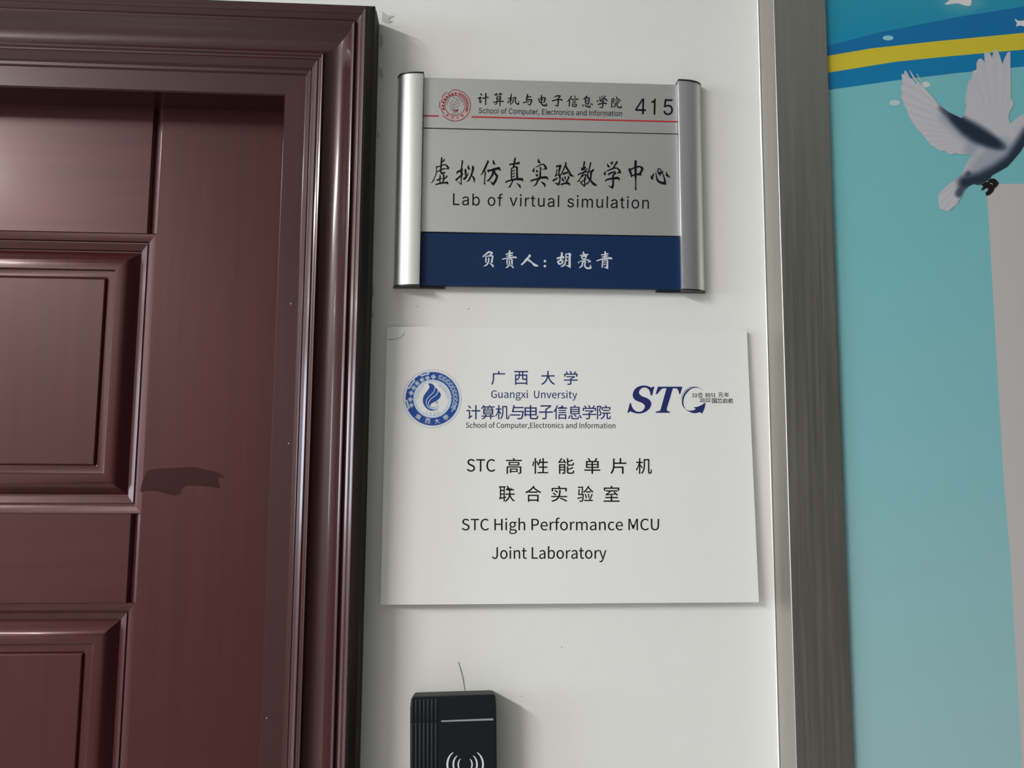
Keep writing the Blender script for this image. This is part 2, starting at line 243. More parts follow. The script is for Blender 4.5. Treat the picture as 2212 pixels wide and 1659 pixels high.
N与|350|20 58 238 58 238 83 20 83;81 234 69 179 57 133 283 133 276 80 269 43 261 18 252 5 234 1 208 2 169 4 176 -9 179 -22 215 -24 242 -24 261 -21 275 -12 286 5 295 35 303 80 312 158 91 158 105 221 307 221 307 246 110 246 118 284 91 286
N位|350|129 205 320 205 320 230 129 230;163 126 171 72 176 28 202 36 196 79 187 131 176 184 152 178;209 261 216 234 242 242 235 268 224 297 200 290;114 -13 334 -13 334 12 262 12 275 65 288 124 299 182 271 186 262 128 251 66 237 12 114 12;77 240 47 192 13 153 21 140 28 127 63 169 63 -27 89 -27 89 210 125 285 100 293
N信|350|134 164 304 164 304 186 134 186;134 115 304 115 304 136 134 136;109 214 332 214 332 236 109 236;204 261 214 238 238 249 227 271 212 294 189 285;129 -28 152 -28 152 -14 284 -14 284 -27 308 -27 308 85 129 85;152 63 284 63 284 8 152 8;68 241 42 193 11 153 19 141 26 129 59 173 59 -29 83 -29 83 216 113 286 90 293
N元|350|51 242 300 242 300 267 51 267;21 143 110 143 105 105 96 70 80 39 55 14 17 -7 26 -16 33 -27 75 -4 104 25 122 60 132 99 138 143 204 143 204 18 207 -6 220 -18 244 -22 295 -22 314 -18 325 -6 332 18 335 55 323 60 311 67 309 34 307 15 301 5 293 3 247 3 234 6 231 18 231 143 330 143 330 169 21 169
N单|350|161 153 161 115 77 115 77 153;275 153 275 115 188 115 188 153;161 211 161 174 77 174 77 211;275 211 275 174 188 174 188 211;232 263 213 234 128 234 143 241 126 266 105 293 83 282 101 258 117 234 52 234 52 93 161 93 161 60 19 60 19 35 161 35 161 -28 188 -28 188 35 332 35 332 60 188 60 188 93 301 93 301 234 243 234 277 283 248 293
N合|350|137 244 79 200 14 168 25 157 33 145 87 173 87 155 264 155 264 179 321 148 329 161 339 172 286 197 237 229 193 268 204 283 181 295;140 212 177 249 218 211 262 180 97 180;69 -27 95 -27 95 -8 258 -8 258 -26 286 -26 286 113 69 113;95 90 258 90 258 17 95 17
N启|350|97 -26 122 -26 122 -4 284 -4 284 -26 311 -26 311 109 97 109;122 84 284 84 284 20 122 20;164 265 173 244 54 244 54 160 53 118 47 74 35 30 13 -11 24 -19 34 -29 57 12 71 57 78 103 81 146 304 146 304 244 189 244 201 248 191 271 178 294 153 287;278 220 278 171 81 171 81 220
N国|350|227 92 242 72 260 83 245 102 224 121 207 112;80 46 272 46 272 69 186 69 186 128 256 128 256 151 186 151 186 201 265 201 265 224 85 224 85 201 161 201 161 151 95 151 95 128 161 128 161 69 80 69;30 -28 57 -28 57 -11 292 -11 292 -28 320 -28 320 278 30 278;57 254 292 254 292 14 57 14
N大|350|161 247 156 194 22 194 22 167 152 167 140 127 123 88 97 52 62 20 15 -6 26 -16 35 -27 91 7 131 49 158 97 175 147 199 90 230 42 269 2 316 -27 325 -14 335 -3 289 25 250 64 220 112 197 167 330 167 330 194 184 194 189 247 190 294 161 294
N子|350|163 138 18 138 18 112 163 112 163 7 161 1 153 -1 130 -2 91 -1 98 -14 103 -28 145 -27 172 -23 186 -13 190 7 190 112 334 112 334 138 190 138 190 175 251 213 306 257 286 272 280 270 53 270 53 244 251 244 208 214 163 189
N学|350|161 96 21 96 21 71 161 71 161 5 159 -1 152 -2 131 -3 94 -2 101 -15 106 -27 145 -26 171 -23 184 -14 188 5 188 71 331 71 331 96 188 96 188 110 235 135 275 164 257 177 252 176 80 176 80 153 222 153 193 135 161 121;164 262 175 236 98 236 111 243 97 266 77 291 56 281 73 258 86 236 28 236 28 166 53 166 53 212 299 212 299 166 325 166 325 236 267 236 301 283 275 292 259 264 239 236 182 236 200 243 189 269 172 297 148 289
N學|350|166 63 19 63 19 41 166 41 166 1 159 -5 111 -5 120 -27 155 -27 177 -24 188 -16 191 0 191 41 332 41 332 63 191 63 191 69 233 89 270 112 255 126 249 125 84 125 84 105 221 105 194 90 166 78;54 169 26 169 26 105 51 105 51 148 299 148 299 105 325 105 325 169 298 169 302 223 306 281 224 281 224 263 280 263 279 244 225 244 225 225 277 225 276 206 224 206 224 188 275 188 272 169 79 169 78 188 127 188 127 206 77 206 75 225 125 225 125 244 74 244 73 262 101 267 127 275 116 291 82 282 47 274;161 202 127 183 135 176 142 169 177 192 202 172 216 185 191 204 211 226 193 232 175 214 148 228 135 216;161 262 130 244 138 238 145 231 177 252 202 234 215 247 191 264 210 286 192 291 175 273 150 287 136 275
N实|350|234 18 276 -4 310 -26 326 -5 291 16 248 38 201 57 188 37;113 175 136 154 152 173 129 193 100 212 84 195;80 121 104 99 120 119 95 139 65 158 49 140;32 183 58 183 58 230 292 230 292 183 319 183 319 254 199 254 189 275 176 297 150 289 168 254 32 254;25 67 151 67 126 37 86 13 28 -4 37 -15 43 -27 95 -11 134 10 162 36 181 67 327 67 327 90 189 90 200 146 203 212 176 212 172 144 161 90 25 90
N室|350|52 53 161 53 161 6 21 6 21 -18 331 -18 331 6 188 6 188 53 300 53 300 76 188 76 188 112 161 112 161 76 52 76;73 108 85 110 105 112 139 115 189 119 261 125 281 102 301 117 283 137 258 160 232 181 213 168 242 144 106 134 165 185 292 185 292 208 61 208 61 185 131 185 111 166 83 143 59 130 67 106;166 263 25 263 25 201 50 201 50 239 299 239 299 201 326 201 326 263 195 263 188 280 178 298 152 290
N年|350|17 53 179 53 179 -28 206 -28 206 53 334 53 334 78 206 78 206 148 310 148 310 173 206 173 206 227 318 227 318 252 107 252 124 289 97 296 76 249 49 207 18 174 40 157 68 188 94 227 179 227 179 173 75 173 75 78 17 78;101 148 179 148 179 78 101 78
N广|350|174 265 181 241 50 241 50 140 49 103 44 63 33 23 14 -13 25 -21 35 -32 57 8 70 53 76 98 78 140 78 215 330 215 330 241 198 241 210 244 202 268 191 294 164 289
N廣|350|278 -10 319 -29 332 -10 289 8 238 27 228 10;130 14 98 1 67 -11 81 -29 129 -11 179 10 158 27;175 264 45 264 45 164 44 122 40 76 29 30 11 -12 23 -18 33 -25 52 19 64 69 69 119 70 164 70 242 331 242 331 264 203 264 192 295 166 290;100 28 306 28 306 129 213 129 213 147 331 147 331 168 259 168 259 193 317 193 317 214 259 214 259 237 235 237 235 214 167 214 167 237 142 237 142 214 89 214 89 193 142 193 142 168 78 168 78 147 188 147 188 129 100 129;167 193 235 193 235 168 167 168;188 71 188 46 124 46 124 71;281 71 281 46 213 46 213 71;188 111 188 87 124 87 124 111;281 111 281 87 213 87 213 111
N性|350|60 -28 86 -28 86 294 60 294;22 181 10 137 30 130 42 176 48 225 28 228;104 198 113 169 133 179 123 207 107 238 89 230;117 -15 332 -15 332 9 244 9 244 97 316 97 316 122 244 122 244 195 324 195 324 220 244 220 244 293 217 293 217 220 174 220 186 274 161 278 151 231 137 188 118 152 142 140 166 195 217 195 217 122 143 122 143 97 217 97 217 9 117 9
N息|350|256 193 256 165 93 165 93 193;256 144 256 116 93 116 93 144;256 241 256 213 93 213 93 241;92 14 96 -8 112 -19 143 -22 224 -22 250 -17 264 -1 270 34 257 37 245 43 243 17 236 5 222 2 145 2 128 3 120 7 118 14 118 71 92 71;283 43 297 18 306 -4 331 7 321 29 307 54 291 77 267 67;36 35 16 0 40 -12 59 24 74 62 52 71;174 56 194 28 215 42 194 68 167 95 282 95 282 262 177 262 194 292 163 298 157 280 150 262 68 262 68 95 166 95 147 84
N机|350|174 162 173 119 166 73 150 29 122 -11 133 -19 142 -28 172 15 190 64 198 115 200 162 200 249 266 249 266 24 267 1 269 -11 274 -18 294 -25 312 -25 330 -20 336 -12 340 0 342 23 343 55 323 66 322 35 321 16 320 7 318 2 311 0 300 0 294 2 292 8 292 274 174 274;76 219 18 219 18 194 73 194 56 144 34 98 10 61 17 50 23 37 52 84 76 142 76 -28 102 -28 102 133 123 105 139 82 155 104 130 132 102 162 102 194 154 194 154 219 102 219 102 294 76 294
N片|350|63 168 62 122 55 76 40 32 13 -8 24 -18 34 -29 61 9 77 50 86 93 234 93 234 -28 262 -28 262 120 89 120 90 168 90 176 316 176 316 203 217 203 217 294 190 294 190 203 90 203 90 285 63 285
N电|350|158 92 71 92 71 143 158 143;276 143 276 92 186 92 186 143;71 167 71 217 158 217 158 167;186 217 276 217 276 167 186 167;44 45 71 45 71 67 158 67 158 30 163 -2 178 -18 209 -22 286 -22 309 -18 324 -6 332 16 337 50 323 55 311 62 307 27 300 9 285 5 211 5 195 6 188 14 186 29 186 67 303 67 303 243 186 243 186 293 158 293 158 243 44 243
N算|350|268 160 268 139 88 139 88 160;268 123 268 102 88 102 88 123;268 197 268 177 88 177 88 197;182 257 153 227 174 215 104 215 124 222 118 234 110 246 171 246 171 268 78 268 89 289 64 296 42 256 12 223 34 209 65 246 83 246 93 230 100 215 62 215 62 84 109 84 109 53 20 53 20 32 100 32 86 17 62 3 25 -9 34 -18 42 -28 88 -11 116 10 130 32 225 32 225 -27 252 -27 252 32 332 32 332 53 252 53 252 84 295 84 295 215 260 215 279 223 262 246 329 246 329 268 217 268 227 290 202 296;135 53 136 60 136 84 225 84 225 53;204 246 232 246 246 230 256 215 177 215
N联|350|190 250 204 223 227 235 212 262 191 289 170 278;267 254 246 221 159 221 159 197 223 197 223 155 222 133 150 133 150 109 220 109 212 78 198 47 173 16 137 -13 148 -21 157 -31 195 1 221 35 237 70 259 29 286 -4 321 -28 329 -16 338 -6 299 21 268 60 248 109 335 109 335 133 249 133 249 197 321 197 321 221 273 221 292 250 311 280 284 289;19 22 110 38 110 -28 133 -28 133 42 162 47 160 70 133 65 133 255 148 255 148 279 16 279 16 255 35 255 35 50 13 47;110 255 110 206 59 206 59 255;110 183 110 133 59 133 59 183;110 111 110 62 59 54 59 111
N能|350|134 117 60 117 60 147 134 147;35 -28 60 -28 60 44 134 44 134 3 129 -3 92 -3 97 -15 101 -27 129 -26 148 -23 157 -14 160 2 160 169 35 169;134 96 134 64 60 64 60 96;263 251 219 235 219 293 193 293 193 177 196 155 209 144 235 140 296 140 317 145 329 162 334 195 322 199 311 205 309 179 303 167 293 164 237 164 222 167 219 178 219 213 271 230 318 248 300 268;266 92 219 75 219 131 193 131 193 12 197 -10 210 -22 236 -25 297 -25 320 -20 332 -2 337 35 325 39 314 45 311 15 306 2 295 -1 238 -1 222 1 219 12 219 53 273 70 322 92 305 112;46 197 65 199 97 202 145 205 153 187 176 197 165 221 149 248 131 273 109 265 134 225 57 221 80 252 100 286 73 295 60 268 37 232 20 219 26 206 29 194
N航|350|82 181 91 157 108 165 99 188 87 214 70 207;83 72 94 46 112 54 101 79 86 107 69 99;222 262 233 236 258 245 247 270 233 298 209 290;154 212 332 212 332 236 154 236;185 102 182 63 171 22 146 -15 157 -22 166 -29 188 0 201 34 207 69 209 101 209 154 269 154 269 17 271 -8 276 -18 294 -24 310 -24 327 -20 336 -5 338 13 339 38 321 47 321 24 320 10 317 0 310 -2 301 -2 296 0 294 15 294 178 185 178;121 141 62 141 62 231 121 231;14 120 39 120 37 73 30 25 12 -18 23 -23 32 -30 51 16 60 69 62 120 121 120 121 3 115 -2 103 -3 83 -2 88 -14 90 -25 117 -25 133 -21 142 -12 144 3 144 252 93 252 107 291 81 297 76 275 70 252 39 252 39 141 14 141
N芯|350|102 20 106 -5 121 -18 151 -21 223 -21 244 -18 258 -7 266 14 270 48 257 52 245 58 242 24 235 8 221 5 152 5 133 7 128 20 128 139 102 139;285 82 299 43 307 9 334 18 325 51 310 90 293 128 269 120;44 88 30 51 13 20 38 7 55 41 68 80 78 118 54 125;170 151 187 118 198 89 223 101 210 130 193 163 173 194 150 183;223 249 126 249 126 294 100 294 100 249 22 249 22 223 100 223 100 185 126 185 126 223 223 223 223 184 249 184 249 223 328 223 328 249 249 249 249 294 223 294
N西|350|21 246 125 246 125 195 40 195 40 -27 65 -27 65 -5 287 -5 287 -26 313 -26 313 195 224 195 224 246 329 246 329 271 21 271;65 85 73 77 81 67 113 89 133 114 144 142 148 171 199 171 199 116 202 94 213 83 235 80 287 80 287 20 65 20;65 171 124 171 121 148 112 125 94 104 65 86;148 246 199 246 199 195 148 195;287 171 287 105 238 105 226 107 224 116 224 171
N计|350|69 253 88 233 103 216 121 236 106 252 86 271 65 288 48 271;16 158 72 158 72 33 66 14 54 3 62 -9 69 -21 81 -10 95 1 150 41 145 51 141 64 98 34 98 184 16 184;219 178 130 178 130 151 219 151 219 -28 247 -28 247 151 336 151 336 178 247 178 247 293 219 293
N院|350|163 165 304 165 304 188 163 188;136 101 185 101 179 64 166 34 143 11 105 -7 114 -17 121 -28 162 -7 188 21 203 57 210 101 247 101 247 9 250 -11 259 -21 277 -24 309 -24 326 -19 335 -2 339 34 327 38 316 44 315 15 312 2 306 -1 281 -1 274 1 272 9 272 101 334 101 334 125 136 125;216 270 224 251 134 251 134 189 159 189 159 228 307 228 307 189 332 189 332 251 245 251 252 253 242 274 229 297 205 289;28 -27 51 -27 51 256 98 256 85 217 70 177 89 150 99 126 102 105 100 90 94 81 83 78 63 78 67 66 69 55 93 56 111 62 122 78 125 103 123 126 113 152 93 180 112 225 129 271 111 281 107 280 28 280
N验|350|16 30 106 55 104 75 54 62 11 52;187 163 291 163 291 186 187 186;177 83 186 42 208 48 199 89 184 132 164 127;234 92 239 51 261 55 255 95 246 139 225 136;31 146 26 109 120 109 117 63 112 31 108 11 103 1 91 -4 75 -3 51 -1 58 -23 82 -25 100 -24 113 -21 123 -14 130 -1 136 24 140 63 144 120 145 131 117 130 122 175 130 278 22 278 22 256 106 256 101 190 95 130 51 130 56 179 60 228 37 230;207 250 172 210 131 178 140 167 147 157 195 198 236 251 279 201 328 158 334 170 341 182 308 208 275 240 249 273 256 289 234 297;152 -11 331 -11 331 12 277 12 304 68 328 128 305 134 290 93 273 50 255 12 152 12
N高|350|252 196 252 164 100 164 100 196;74 145 279 145 279 215 74 215;165 258 21 258 21 235 328 235 328 258 194 258 180 295 154 289;34 -28 59 -28 59 103 291 103 291 0 285 -6 271 -6 249 -5 257 -25 286 -25 304 -22 314 -15 317 0 317 125 34 125;98 -7 123 -7 123 10 247 10 247 82 98 82;223 63 223 30 123 30 123 63
'''

# ------------------------------------------------------------------ setting
YL = 0.022                                  # plane of the door leaf's face
XI = X(603.4, 500, -0.020); ZI = Z(420, 198.4, -0.020)
XL = XI - 0.90; ZC = 2.90
wl = [(-5.0, XL), (XI, 4.5)]
def multi(name, boxes, mt, parent=None):
    v, f = [], []
    for x0, x1, y0, y1, z0, z1 in boxes:
        b = len(v); v += [(x0,y0,z0),(x1,y0,z0),(x1,y1,z0),(x0,y1,z0),(x0,y0,z1),(x1,y0,z1),(x1,y1,z1),(x0,y1,z1)]
        f += [tuple(b+i for i in q) for q in ((0,1,5,4),(1,2,6,5),(2,3,7,6),(3,0,4,7),(4,5,6,7),(3,2,1,0))]
    return obj(name, v, f, mt, parent)
wall = multi('wall_back', [(-7.0, XL, 0, 0.15, 0, ZC), (XI, 9.0, 0, 0.15, 0, ZC), (XL, XI, 0, 0.15, ZI, ZC)], M_wall); tag(wall, kind='structure')
YF = -3.0
tag(multi('wall_front', [(-7.0, 9.0, YF-.15, YF, 0, ZC)], M_far), kind='structure')
tag(multi('wall_right', [(9.0, 9.15, YF-.15, 0.15, 0, ZC)], M_far), kind='structure')
tag(multi('wall_left', [(-7.15, -7.0, YF-.15, 0.15, 0, 0.95), (-7.15, -7.0, YF-.15, 0.15, 2.5, ZC), (-7.15, -7.0, YF-.15, -2.6, 0.95, 2.5), (-7.15, -7.0, -0.5, 0.15, 0.95, 2.5)], M_wall), kind='structure')
tag(multi('window_1', [(-7.10, -7.06, -2.6, -0.5, 0.95, 1.0), (-7.10, -7.06, -2.6, -0.5, 2.45, 2.5), (-7.10, -7.06, -1.58, -1.52, 1.0, 2.45)], M_alu), kind='structure')
tag(multi('floor', [(-7.15, 9.15, YF-.15, 0.15, -0.1, 0)], M_floor), kind='structure')
tag(multi('ceiling', [(-7.15, 9.15, YF-.15, 0.15, ZC, ZC+0.1)], M_ceil), kind='structure')

# small damage and dirt of the plaster, as raised or sunk flakes on the wall
def flake(name, pts, m, y=-0.0003, parent=wall, lab=None):
    v = [un(x, yy, y) for x, yy in pts]
    o = fixn(obj(name, v, [tuple(range(len(v)))], m, parent))
    if lab: o['label'] = lab
    return o
def ribbon_px(pts):
    """pts (x,y,halfwidth) -> closed outline in pixels"""
    L_, R_ = [], []
    n = len(pts)
    for i, (x, y, r) in enumerate(pts):
        a = pts[max(0, i-1)]; b = pts[min(n-1, i+1)]
        dx, dy = b[0]-a[0], b[1]-a[1]; l = math.hypot(dx, dy) or 1
        nx, ny = -dy/l*r, dx/l*r
        L_.append((x+nx, y+ny)); R_.append((x-nx, y-ny))
    return L_ + R_[::-1]
flake('plaster_crack', ribbon_px([(989.5, 1429, .3), (990.5, 1431, 1.0), (993.5, 1441, .9), (995, 1445, 1.2), (998, 1457, .9), (1001, 1470, 1.1), (1002, 1480, .8), (1004.5, 1491, 1.0)]), M_crack, -0.0004, lab='thin crack in the plaster above the card reader')
flake('putty_mark', [(826, 24), (833, 32), (840, 34), (848, 33), (851, 36), (844, 38), (838, 44), (848, 45), (840, 50), (830, 48), (825, 46)], M_smudge, -0.0005)
for pts in ([(821, 70), (826, 76), (828, 92), (824, 104), (820, 100)], [(818, 145), (826, 150), (829, 165), (823, 172), (818, 166)],
            [(816, 280), (819, 285), (820, 296), (815, 300)], [(805, 610), (808, 618), (808, 640), (804, 645)], [(803, 668), (807, 674), (808, 684), (803, 688)]):
    flake('putty_mark', pts, M_smudge, -0.0005)
for x, y in ((901, 662), (1127, 1504), (1328, 472), (1213, 1398), (1012, 667)):
    flake('speck', [(x-1.2, y-.5), (x+.6, y-1.3), (x+1.4, y+1.0), (x-.4, y+1.3)], M_crack, -0.0003)

# ---- casing of the door
prof = [(603.4,-.018),(605,-.0200),(649,-.0200),(651,-.0224),(657,-.0228),(659,-.0250),(662,-.0246),(666,-.0262),(669,-.0282),(673,-.0294),(677,-.0286),(680,-.0290),(682,-.0312),(685,-.0318),(687.5,-.0300),(690,-.0275),(700,-.0245),(712,-.0232),(724,-.0240),(734,-.0268),(741,-.0312),(746,-.0358),(750,-.0384),(752.5,-.0388),(754,-.0372),(757,-.0360),(760,-.0372),(763,-.0392),(767,-.0402),(769,-.0425),(773,-.0442),(776,-.0450),(778,-.0449)]
P = [(X(px, 500, d) - XI, d) for px, d in prof]
XW = X(807.5, 500, 0) - XI
PE = [(P[-1][0], -.002), (P[-1][0]+.0002, P[-1][1]+.0004)] + [(X(px, 500, d) - XI, d) for px, d in ((781,-.0444),(784,-.0425),(786,-.0395))] + [(XW-.0003, -.034), (XW-.0004, -.026), (XW, -.0245), (XW, -.0005)]
P = [(0.0, YL+0.03)] + P + [(P[-1][0]+.0001, -.002)]
def sweep(name, pts3, parent, m):
    """pts3: list of rings (one ring per section)"""
    n = len(pts3[0]); v = [p for r in pts3 for p in r]; f = []
    for k in range(len(pts3)-1):
        for i in range(n-1): f.append((k*n+i, k*n+i+1, (k+1)*n+i+1, (k+1)*n+i))
    f.append(tuple(range(n))); f.append(tuple((len(pts3)-1)*n + i for i in range(n)))
    return fixn(obj(name, v, f, m, parent, smooth=True, angle=32))
casing = tag(empty('trim_1', (XI, 0, 0)), kind='structure')
sweep('right_casing', [[(XI+o, d, 0.0) for o, d in P], [(XI+o, d, ZI+o) for o, d in P]], casing, M_case)
sweep('left_casing', [[(XL-o, d, 0.0) for o, d in P], [(XL-o, d, ZI+o) for o, d in P]], casing, M_case)
sweep('head_casing', [[(XL-o+.0002, d, ZI+o) for o, d in P], [(XI+o-.0002, d, ZI+o) for o, d in P]], casing, M_caseh)
sweep('shaded_edge', [[(XI+o, d, 0.0) for o, d in PE], [(XI+o, d, ZI+o) for o, d in PE]], casing, M_edge)
sweep('shaded_edge', [[(XL-o, d, 0.0) for o, d in PE], [(XL-o, d, ZI+o) for o, d in PE]], casing, M_edge)
sweep('shaded_edge', [[(XL-o+.0002, d, ZI+o) for o, d in PE], [(XI+o-.0002, d, ZI+o) for o, d in PE]], casing, M_edge)
for x, y in ((628, 655.5), (623, 957.5), (576, 1551)):
    fl = [un(x-1.0, y+1.5, -.0203), un(x, y-2.2, -.0203), un(x+1.2, y+1.2, -.0203), un(x, y+2, -.0203)]
    fixn(obj('paint_chip', fl, [(0, 1, 2, 3)], M_pale, casing))

# ---- door leaf with its panels
door = tag(empty('door_1', (XI-0.45, YL, 0)), kind='structure')
U = (X(322, 740, YL) - X(222, 740, YL))/100.0          # metres per photo pixel on the leaf
xo = X(325, 740, YL)                                   # right edge of the panel column
colw = 0.225
zr = [Z(150, 500.5, YL), Z(150, 1109.5, YL), Z(150, 1290.5+12, YL)]
ztop = Z(300, 222, YL) 
hC2 = zr[0]-zr[1]; hC3 = zr[1]-zr[2]
cells = []   # (z1 top, z0 bottom, kind)
z = ztop; cells.append((ztop, zr[0], 'flat')); cells.append((zr[0], zr[1], 'raised')); cells.append((zr[1], zr[2], 'flat'))
z = zr[2]; k = 0
while z > 0.30:
    h = hC2 if k % 2 == 0 else hC3
    z1 = max(z-h, 0.18); cells.append((z, z1, 'raised' if k % 2 == 0 else 'flat')); z = z1; k += 1
zb = z
cols = [(xo-colw, xo), (XI+XL-xo, XI+XL-xo+colw)]
T = 0.045
multi('leaf_board', [(XL+.001, cols[1][0], YL, YL+T, .006, ZI-.001+.03), (cols[1][1], cols[0][0], YL, YL+T, .006, ZI+.029), (cols[0][1], XI-.001+.0, YL, YL+T, .006, ZI+.029),
      (cols[1][0], cols[1][1], YL, YL+T, .006, zb), (cols[0][0], cols[0][1], YL, YL+T, .006, zb),
      (cols[1][0], cols[1][1], YL, YL+T, ztop, ZI+.029), (cols[0][0], cols[0][1], YL, YL+T, ztop, ZI+.029)], M_wood, door)
mm = 0.001
RA = [(0,0),(1,-1.4),(3,-1.6),(17,-4.2),(18.5,-6.4),(21,-6.6),(22.5,-5.2),(36,-8.2),(37,-11),(40,-11.2),(45,-9.2),(52,-5.8),(60,-2.6),(66,-1.0),(72,-.4),(84,-.3),(85.5,-.8),(87,-2.6),(90,-3.0),(101,-2.4),(104,-3.2),(106,-1.0),(108,-.3)]
FL = [(0,0),(1,-1.4),(3,-1.6),(13,-4.4),(14,-5.4),(15.5,-5.2),(20,-1.2),(22,-.5)]
def nested(name, x0, x1, z0, z1, loops, m, parent):
    v, f = [], []
    for ins, d in loops:
        i = ins*U; y = YL - d*mm
        v += [(x0+i, y, z0+i), (x1-i, y, z0+i), (x1-i, y, z1-i), (x0+i, y, z1-i)]
    for k in range(len(loops)-1):
        for j in range(4): f.append((4*k+j, 4*k+(j+1) % 4, 4*k+4+(j+1) % 4, 4*k+4+j))
    b = 4*(len(loops)-1); f.append((b, b+1, b+2, b+3))
    return obj(name, v, f, m, parent, smooth=True, angle=28)
def fluted(name, x0, x1, z0, z1, loops, m, parent):
    xs = [(x0+i*U, YL-d*mm) for i, d in loops] + [(x1-i*U, YL-d*mm) for i, d in reversed(loops)]
    v = [(x, y, z0) for x, y in xs] + [(x, y, z1) for x, y in xs]; n = len(xs)
    return obj(name, v, [(i, i+1, n+i+1, n+i) for i in range(n-1)] + [tuple(range(n-1, -1, -1)), tuple(range(n, 2*n))], m, parent, smooth=True, angle=28)
for (x0, x1) in cols:
    for (z1, z0, kind) in cells:
        if kind == 'raised': nested('raised_panel', x0, x1, z0, z1, RA, M_wood, door)
        else: fluted('flat_panel', x0, x1, z0, z1, FL, M_woodh, door)
st = [(307,1042),(316,1020),(322,1015),(345,1012),(395,1010),(420,1009),(440,1014),(470,1020),(480,1027),(486,1031),(470,1031),(470,1038),(474,1048),(474,1056),(455,1051),(425,1049),(404,1048),(392,1055),(388,1066),(376,1071),(362,1067),(340,1061),(322,1060),(306,1063),(303,1060)]
v = [un(x, y, YL-.0003) for x, y in st]
stn = fixn(obj('stain', v, [tuple(range(len(v)))], M_stain, door)); stn['label'] = 'dull dark glue stain on the door'

# ------------------------------------------------------------------ steel framed display board, right
XS = X(1671.5, 1209, 0)                     # where the frame meets the wall
YS = -0.041
ys = YS
for _ in range(20):                          # depth at which the lit corner (1706,1209) sits over that line
    ys -= (X(1706.5, 1209, ys) - XS)*0.5*-1 if False else 0
lo, hi = -0.08, -0.005
for _ in range(40):
    mid = (lo+hi)/2
    if X(1706.5, 1209, mid) > XS: hi = mid      # nearer plane gives smaller x
    else: lo = mid
YS = (lo+hi)/2
print('steel depth', YS)
XS2 = X(1829, 1209, YS)
YP = YS+.0045                                  # face of the printed panel
XE = XS2 + 1.10
bd = tag(empty('display_board', ((XS+XE)/2, 0, 0.72)), 'wall display board with a wide brushed steel frame and a teal dove poster', 'display board')
box('frame_stile', XS, XS2, YS, -0.0005, 0.72, 2.46, M_steel, bd, bevel=.0012, seg=2)
box('frame_stile', XE, XE+(XS2-XS), YS, -0.0005, 0.72, 2.46, M_steel, bd, bevel=.0012)
box('frame_rail', XS2+.0002, XE-.0002, YS, -0.0005, 0.72, 0.72+(XS2-XS), M_steel, bd, bevel=.0012)
box('frame_rail', XS2+.0002, XE-.0002, YS, -0.0005, 2.46-(XS2-XS), 2.46, M_steel, bd, bevel=.0012)
PZ0, PZ1 = 0.72+(XS2-XS)+.0002, 2.46-(XS2-XS)-.0002
def srf_panel(px, py, lift=0.0): return un(px, py, YP-lift)
# caulk bead down the wall side of the steel
vb, fb = [], []
n = 260
for i in range(n+1):
    zz = 0.72 + (2.46-0.72)*i/n
    w = 0.0010 + 0.0006*math.sin(zz*23)*math.sin(zz*7.3) + 0.0003*random.random()
    for (dx, dy) in ((-w, -0.0002), (-w*.6, -.0011), (-.0004, -.0014), (.0003, -.0002)): vb.append((XS+dx-.0004, dy, zz))
for i in range(n):
    for j in range(3): a = i*4+j; fb.append((a, a+1, a+5, a+4))
cb = fixn(obj('caulk_bead', vb, fb, M_caulk, wall, smooth=True, angle=60)); cb['label'] = 'white caulk bead beside the steel frame'

# ------------------------------------------------------------------ flat print helpers
def curve_fill(polys):
    """even-odd fill of closed outlines; returns 2-d verts and faces"""
    cu = bpy.data.curves.new('tmp', 'CURVE'); cu.dimensions = '2D'; cu.fill_mode = 'FRONT'
    for p in polys:
        if len(p) < 3: continue
        s = cu.splines.new('POLY'); s.points.add(len(p)-1); s.use_cyclic_u = True
        for i, q in enumerate(p): s.points[i].co = (q[0]/100.0, q[1]/100.0, 0, 1)
    o = bpy.data.objects.new('tmp', cu); me = o.to_mesh()
    vs = [(v.co.x*100, v.co.y*100) for v in me.vertices]; fs = [tuple(p.vertices) for p in me.polygons]
    o.to_mesh_clear(); bpy.data.objects.remove(o); bpy.data.curves.remove(cu)
    return vs, fs
def print_polys(name, groups, srf, m, parent, lift=0.00012, step=0.0):
    """groups: list of outline lists, all becoming ONE flat printed part"""
    V, Fc = [], []
    for gi, polys in enumerate(groups):
        vs, fs = curve_fill(polys); b = len(V)
        l = lift + step*gi
        V += [srf(x, y, l) for x, y in vs]; Fc += [tuple(b+i for i in f) for f in fs]
    return fixn2(obj(name, V, Fc, m, parent))
def fixn2(o):
    # printed faces look towards the corridor (-y)
    me = o.data
    bm = bmesh.new(); bm.from_mesh(me); bm.normal_update()
    for f in bm.faces:
        if f.normal.y > 0: f.normal_flip()
    bm.to_mesh(me); bm.free(); return o
def circ(cx, cy, rx, ry=None, n=48, a0=0, a1=360):
    ry = ry or rx
    return [(cx+rx*math.cos(math.radians(a0+(a1-a0)*i/n)), cy+ry*math.sin(math.radians(a0+(a1-a0)*i/n))) for i in range(n if abs(a1-a0) >= 360 else n+1)]
def smooth_pts(p, k=4, closed=False):
    """Catmull-Rom through tuples of any length"""
    n = len(p)
    if n < 3: return list(p)
    out = []
    for i in range(n if closed else n-1):
        g = (lambda j: p[j % n]) if closed else (lambda j: p[min(max(j, 0), n-1)])
        a, b, c, d = g(i-1), g(i), g(i+1), g(i+2)
        for s in range(k):
            t = s/k
            out.append(tuple(0.5*((2*b[q]) + (-a[q]+c[q])*t + (2*a[q]-5*b[q]+4*c[q]-d[q])*t*t + (-a[q]+3*b[q]-3*c[q]+d[q])*t**3) for q in range(len(b))))
    if not closed: out.append(tuple(p[-1]))
    return out
